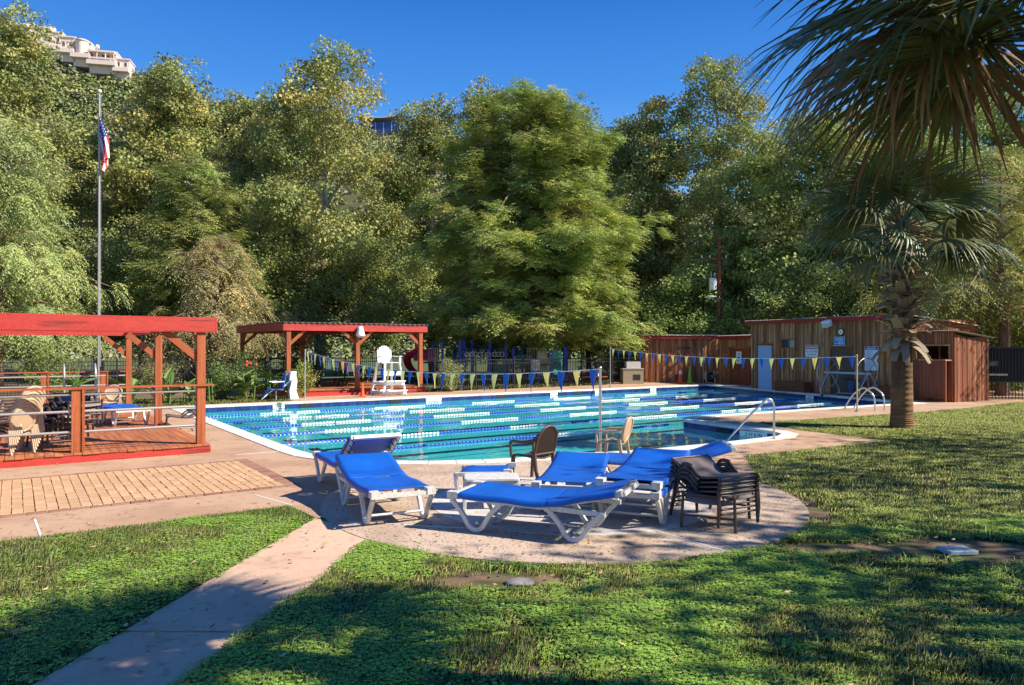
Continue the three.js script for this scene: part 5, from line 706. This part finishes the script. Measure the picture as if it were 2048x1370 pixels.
// ---------- planting bed between deck and pavilion ----------
function bananaLeaf(l, w) { return sheet((s, t) => { const x = (t - .5) * 2, ww = w * Math.sin(Math.PI * Math.pow(clamp(s, .02, .98), .75)) * .5 + .006; return [l * s, l * .35 * s - l * .5 * s * s + .12 * w * Math.abs(x), x * ww + .01 * Math.sin(s * 40) * Math.abs(x)]; }, 12, 6, .004); }
{ reseed(71); const lm = [[.16, .25, .05], [.12, .21, .04], [.22, .30, .07]].map(c => new THREE.MeshPhysicalMaterial({ color: L(...c), roughness: .5, transmission: .25, thickness: 0, side: THREE.DoubleSide })), gl = [bananaLeaf(1.1, .34), bananaLeaf(.8, .28), bananaLeaf(.6, .16)];
  const bed = [['banana plant with broad leaves next to the flagpole', UV(1.6, -28.2), 1.5, 8, 0], ['banana plant with broad leaves behind the deck railing', UV(3.2, -27.9), 1.4, 9, 0], ['banana plant with broad leaves behind the last deck post', UV(4.5, -28.4), 1.2, 8, 0], ['canna clump at the corner of the bed', UV(5.2, -28.3), .9, 12, 2], ['canna clump beside the dry grass', UV(6.0, -28.7), 1.0, 14, 2], ['red flowering canna clump next to the pool lift', UV(7.4, -28.7), 1.2, 16, 1], ['canna clump behind the pool lift', UV(8.3, -29.0), 1.1, 14, 1], ['canna clump in front of the pavilion corner', UV(9.0, -28.6), .9, 10, 2]];
  for (const [label, [x, z], h, n, k] of bed) { const p = thing(k ? 'canna_clump' : 'banana_plant', label, 'plant', [x, 0, z]); for (let i = 0; i < n; i++) { const a = i * 2.4 + rr(-.3, .3), y = h * rr(.25, .95), q = part(p, 'leaf', gl[k], pick(lm)); q.position.set(gs() * .18, y * .7, gs() * .18); q.rotation.set(rr(-.3, .3), a, rr(.2, 1.05), 'YXZ'); } part(p, 'stem', Array.from({ length: 4 }, () => { const x2 = gs() * .2, z2 = gs() * .2; return rod(V(x2, 0, z2), V(x2 + gs() * .1, h * .9, z2 + gs() * .1), .035, .02, 7); }), lm[1]); if (label.startsWith('red')) part(p, 'flower', Array.from({ length: 5 }, () => new THREE.IcosahedronGeometry(.06, 1).translate(gs() * .25, h * 1.15 + gs() * .15, gs() * .25)), mat({ color: L(.55, .05, .03), roughness: .6 })); }
  const shrub = (name, label, x, z, h, r, c, n, geo = G.broadFine[0]) => { const s = thing(name, label, 'shrub', [x, 0, z]), l = []; for (let i = 0; i < n; i++) { const d = rdir(); l.push([d.x * r * rr(.2, 1), h * .5 + d.y * h * .45 * rr(.3, 1), d.z * r * rr(.2, 1), rr(.28, .5), rr(0, 6.28), tint(c, .3)]); } part(s, 'stem', Array.from({ length: 5 }, () => { const e = V(gs() * r, h * .7, gs() * r); return taper([V(gs() * .1, 0, gs() * .1), e.clone().multiplyScalar(.5), e], .025, .01, 4, 5); }), M.bark); crown(s, 'foliage', geo, thinLeaf, l); };
  let b = UV(16.5, -29.0); shrub('flowering_shrub', 'pale leaved shrub at the corner of the pavilion deck', b[0], b[1], 1.5, .75, [.24, .26, .10], 46);
  b = UV(9.6, -28.9); shrub('arching_shrub', 'yellow green arching shrub by the pavilion post', b[0], b[1], 1.6, .6, [.24, .28, .05], 34); b = UV(6.6, -29.6); shrub('leafy_shrub', 'dark shrub behind the canna clumps', b[0], b[1], 1.6, .9, [.13, .19, .045], 50); b = UV(4.4, -30.2); shrub('leafy_shrub', 'tawny seeding shrub behind the banana plants', b[0], b[1], 1.9, 1.0, [.22, .19, .07], 50); b = UV(1.0, -30); shrub('leafy_shrub', 'green shrub in front of the fence behind the deck', b[0], b[1], 2.2, 1.1, [.16, .2, .045], 60); b = UV(7.8, -30.6); shrub('leafy_shrub', 'leafy shrub beside the pavilion back post', b[0], b[1], 2.0, 1.0, [.10, .15, .03], 55);
}
// ---------- lawn ----------
{ reseed(81);
  const blades = (n, h, sp, w) => { const P = [], N = []; for (let i = 0; i < n; i++) { const a = rr(0, 6.28), x = gs() * sp, z = gs() * sp, hh = h * rr(.55, 1.2), le = rr(.2, .8) * hh, ca = Math.cos(a), sa = Math.sin(a), px = -sa * w, pz = ca * w, m = [x + ca * le * .35, hh * .6, z + sa * le * .35], t = [x + ca * le, hh * rr(.8, 1), z + sa * le]; P.push(x - px, 0, z - pz, x + px, 0, z + pz, m[0] + px * .8, m[1], m[2] + pz * .8, x - px, 0, z - pz, m[0] + px * .8, m[1], m[2] + pz * .8, m[0] - px * .8, m[1], m[2] - pz * .8, m[0] - px * .8, m[1], m[2] - pz * .8, m[0] + px * .8, m[1], m[2] + pz * .8, ...t); for (let k = 0; k < 9; k++) N.push(ca * .5, .85, sa * .5); } const g = new THREE.BufferGeometry(); g.setAttribute('position', new THREE.Float32BufferAttribute(P, 3)); g.setAttribute('normal', new THREE.Float32BufferAttribute(N, 3)); return g; };
  const cloverG = (() => { const out = []; for (let i = 0; i < 16; i++) { const c = V(gs() * .06, rr(.02, .055), gs() * .06); for (let k = 0; k < 3; k++) { const a = k * 2.094 + i; out.push([c, V(Math.cos(a), .15, Math.sin(a)).normalize(), V(gs() * .2, 1, gs() * .2).normalize(), .017, .016]); } } return leafSoup(out); })();
  const circle = disc(circleC, circleR + .02, 40), conc = concretePts;
  const hard = (x, z) => inside([x, z], conc) || inside([x, z], circle) || inside([x, z], path1) || inside([x, z], path2) || inside([x, z], path3) || inside([x, z], [path1[3], path1[2], path2[1], path2[0]]) || inside([x, z], [path2[3], path2[2], path3[1], path3[0]]);
  const N2 = (x, z, s, k) => fbm(x / 64 + .5, z / 64 + .5, k, k, 3, s);
  const bare = (x, z) => { let b = clamp((N2(x, z, 811, 48) - .60) * 8, 0, 1) * .7; const d1 = Math.hypot((x - 4.6) / 1.7, (z + 7.3) / .75), d2 = Math.hypot((x - 3.7) / .45, (z + 9.3) / 1.3), d3 = Math.hypot((x + .15) / 1.0, (z + 6.35) / .35), d4 = Math.hypot((x - 3.3) / 1.0, (z + 7.4) / .35); for (const d of [d1, d2, d3, d4]) b = Math.max(b, clamp(1.5 - d, 0, 1)); const e = x < -1 && z < -3 ? Math.abs(x - (-2.77 + (z + 5.2) * -.13)) : 9; return Math.max(b, x < -2.3 && e < .2 ? .75 : 0); };
  const gm = leafM({ roughness: .6 }), cols = [[.24, .31, .05], [.20, .29, .045], [.30, .33, .08], [.38, .35, .14]];
  function field(name, label, geo, count, x0, x1, z0, z1, s0, s1, test, colf) { const l = []; for (let i = 0; i < count * 4 && l.length < count; i++) { const x = rr(x0, x1), z = rr(z0, z1); if (Math.abs(x) > .75 * -z + 1.2 || hard(x, z)) continue; if (rnd() < bare(x, z) || !test(x, z)) continue; l.push([x, 0, z, rr(s0, s1), rr(0, 6.28), colf(x, z), rr(-.15, .15)]); } const o = crown(scene, numbered(name), geo, gm, l); info(o, label, 'grass', null, 'stuff'); }
  const gcol = (x, z) => { const q = N2(x, z, 821, 60), c = q > .56 ? cols[2] : q > .48 ? cols[0] : cols[1]; return tint(rnd() < .12 ? cols[3] : c, .3); };
  field('grass', 'short green grass of the near lawn on both sides of the footpath', blades(11, .05, .04, .0026), 78000, -7.5, 6.5, -9.4, -2.6, .7, 1.35, () => true, gcol);
  field('grass', 'taller seeding grass tufts scattered in the near lawn', blades(7, .13, .03, .0028), 1800, -7, 6, -8.5, -2.6, .7, 1.2, (x, z) => N2(x, z, 831, 70) > .52, () => tint([.34, .36, .11], .3));
  field('clover', 'low dark green clover patches in the near lawn', cloverG, 20000, -7, 6.5, -8.6, -2.6, .7, 1.15, (x, z) => rnd() < clamp((N2(x, z, 841, 52) + (x > -1 ? .03 : -.02) - .44) * 5, .04, 1), () => tint([.18, .30, .035], .35));
  field('grass', 'sunlit grass of the long lawn round the trunk palm', blades(10, .05, .05, .0034), 95000, 3.3, 24, -27, -8.6, .8, 1.5, () => true, (x, z) => tint(rnd() < .2 ? cols[3] : rnd() < .5 ? [.29, .33, .07] : [.24, .31, .06], .25));
  field('grass', 'grass strip between the planting bed and the pool coping', blades(10, .08, .08, .006), 9000, -22, -2, -38, -22, .8, 1.6, (x, z) => { const u = .825 * x - .566 * z, v = .566 * x + .825 * z; return v < -26.9 && v > -31 && u < 9.2 && u > -6; }, () => tint([.24, .27, .07], .3));
  field('grass', 'rough grass beyond the fence under the cypress', blades(10, .1, .12, .01), 9000, -8, 8, -48, -34, .9, 2, (x, z) => .566 * x + .825 * z < -29.6, () => tint([.2, .21, .08], .3));
}
{ // fallen leaves and twigs on lawn, path and patio
  reseed(88); const one = leafSoup([[V(0, .004, 0), V(1, .05, 0).normalize(), V(.1, 1, .1).normalize(), .06, .035]]), l = []; for (let i = 0; i < 2600; i++) { const z = -rr(3, 24), x = rr(-1, 1) * (-z * .74 + .5); if (z < -9 && x < 3) { if (rnd() < .8 || inside([x, z], poolHole)) continue; } if (inside([x, z], poolHole)) continue; l.push([x, (inside([x, z], concretePts) || Math.hypot(x - .65, z + 9.95) < 3.2) ? .038 : rr(.03, .055), z, rr(.5, 1.2), rr(0, 6.28), tint(pick([[.30, .19, .08], [.22, .13, .06], [.42, .32, .14], [.18, .12, .07]]), .3), rr(-.4, .4)]); }
  info(crown(scene, numbered('leaf_litter'), one, leafM({ roughness: .8 }), l), 'fallen brown leaves scattered over the lawn and paving', 'leaves', null, 'stuff'); }
// ---------- hillside scrub ----------
{ reseed(95); const l = [[], []]; for (let i = 0; i < 9000; i++) { const z = -rr(136, 300), x = rr(-1, 1) * (-z * .8 + 20), y = hillH(x, z), rock = fbm(x / 300 + 5, z / 300 + 5, 20, 20, 3, 901); if (rock > .60 && rnd() < .75) continue; const pale = fbm(x / 200 + 5, z / 200 + 5, 18, 18, 2, 905) > .58; l[i % 2].push([x, y + .6, z, rr(.7, 1.6), rr(0, 6.28), tint(pale ? [.22, .23, .13] : pick([[.13, .16, .05], [.16, .18, .06], [.11, .14, .045]]), .3), 0, rr(.8, 1.3)]); }
  for (let i = 0; i < 500; i++) { const x = rr(-215, -112), z = -rr(228, 256), y = hillH(x, z); l[i % 2].push([x, y + .8, z, rr(.8, 1.7), rr(0, 6.28), tint(pick([[.13, .16, .05], [.16, .18, .06], [.11, .14, .045]]), .3), 0, rr(.9, 1.5)]); }
  l.forEach((q, i) => info(crown(scene, numbered('hillside_scrub'), G.scrub[i], leafM({ roughness: .8 }), q), i ? 'cedar scrub covering the steep hillside' : 'live oak scrub covering the steep hillside', 'scrub', null, 'stuff')); }
// ---------- houses on the hill ----------
{ const wallM = mat({ color: L(.66, .55, .48), roughness: .85 }), trim = mat({ color: L(.66, .56, .50), roughness: .8 }), glass = mat({ color: L(.05, .06, .08), roughness: .1 });
  const o = thing('hilltop_mansion', 'long pink stucco mansion stepping down the hilltop with columns and terraces', 'house', [-171, 110.2, -258], .22); o.scale.set(.52, .58, .8);
  const blocks = [[-8, 0, 18, 9, 10], [7, -1.5, 12, 9.5, 9], [16, -3, 9, 9, 9], [24, -4.2, 9, 8, 9], [33, -6.5, 11, 7.5, 9], [46, -10, 17, 6.5, 9], [58, -13, 9, 6, 8]];
  blocks.forEach(([x, y, w, h, d], i) => {
    const w2 = part(o, 'wall', box(w, h + 7, d, x, y + h / 2 - 3.5, 0), wallM); part(o, 'roof', box(w + 1, .7, d + 1, x, y + h + .3, 0), trim);
    const n = Math.max(2, Math.floor(w / 3.2)); for (let k = 0; k < n; k++) { const wx = x - w / 2 + (k + .5) * w / n; const f = part(o, 'window', box(1.7, 3.0, .25, wx, y + h * .5, d / 2 + .05), trim); part(f, 'pane', i % 2 ? box(1.3, 2.6, .2, wx, y + h * .5, d / 2 + .12) : merge([box(1.3, 2.0, .2, wx, y + h * .5 - .3, d / 2 + .12), new THREE.CylinderGeometry(.65, .65, .2, 16).rotateX(Math.PI / 2).translate(wx, y + h * .5 + .7, d / 2 + .121)]), glass); }
    if (i === 0 || i === 5) { part(o, 'porch_roof', box(w, 1.1, 3, x, y + h * .86, d / 2 + 1.5), trim); for (let k = 0; k < 4; k++) part(o, 'column', rod(V(x - w / 2 + .6 + k * (w - 1.2) / 3, y, d / 2 + 2.6), V(x - w / 2 + .6 + k * (w - 1.2) / 3, y + h * .82, d / 2 + 2.6), .32, .28, 10), trim); part(o, 'balustrade', box(w, 1.0, .25, x, y + 1.2, d / 2 + 2.9), trim); }
    part(o, 'terrace', box(w + 1, 2.6, 3.4, x, y - 1.4, d / 2 + 1.5), wallM);
  });
  part(o, 'chimney', box(2.4, 3, 2.4, 12, 10.5, -1), wallM); part(o, 'chimney', box(1.6, 2, 1.6, 40, 2.5, -1), wallM); part(o, 'turret', [new THREE.CylinderGeometry(4.4, 4.4, 9, 20).translate(33, -3, 3), new THREE.CylinderGeometry(4.9, 4.9, .7, 20).translate(33, 1.9, 3)], wallM);
  const m = thing('hilltop_villa', 'modern glass villa with a thin curved roof peeping over the trees', 'house', [-50, 84, -278], -.05);
  part(m, 'roof', sheet((s, t) => [lerp(-9, 9, s), 5.6 - 1.8 * Math.sin(s * 2.6) * .8 + .9 * s, lerp(5, -5, t)], 24, 2, .35), mat({ color: L(.4, .38, .34), roughness: .6 })); part(m, 'wall', box(16, 12, 8, 0, -2.5, 0), mat({ color: L(.03, .05, .1), roughness: .3 })); for (let k = 0; k < 5; k++) part(m, 'window', box(2.6, 4.4, .2, -6.2 + k * 3.1, .9, 4.1), mat({ color: L(.03, .07, .22), roughness: .06 })); for (let k = 0; k < 6; k++) part(m, 'mullion', box(.25, 4.6, .3, -7.7 + k * 3.1, .9, 4.12), trim);
}
scene.traverse(o => { if (o.isMesh) { o.castShadow = true; o.receiveShadow = true; } });
renderer.setSize(1024, 685);
renderer.render(scene, camera);
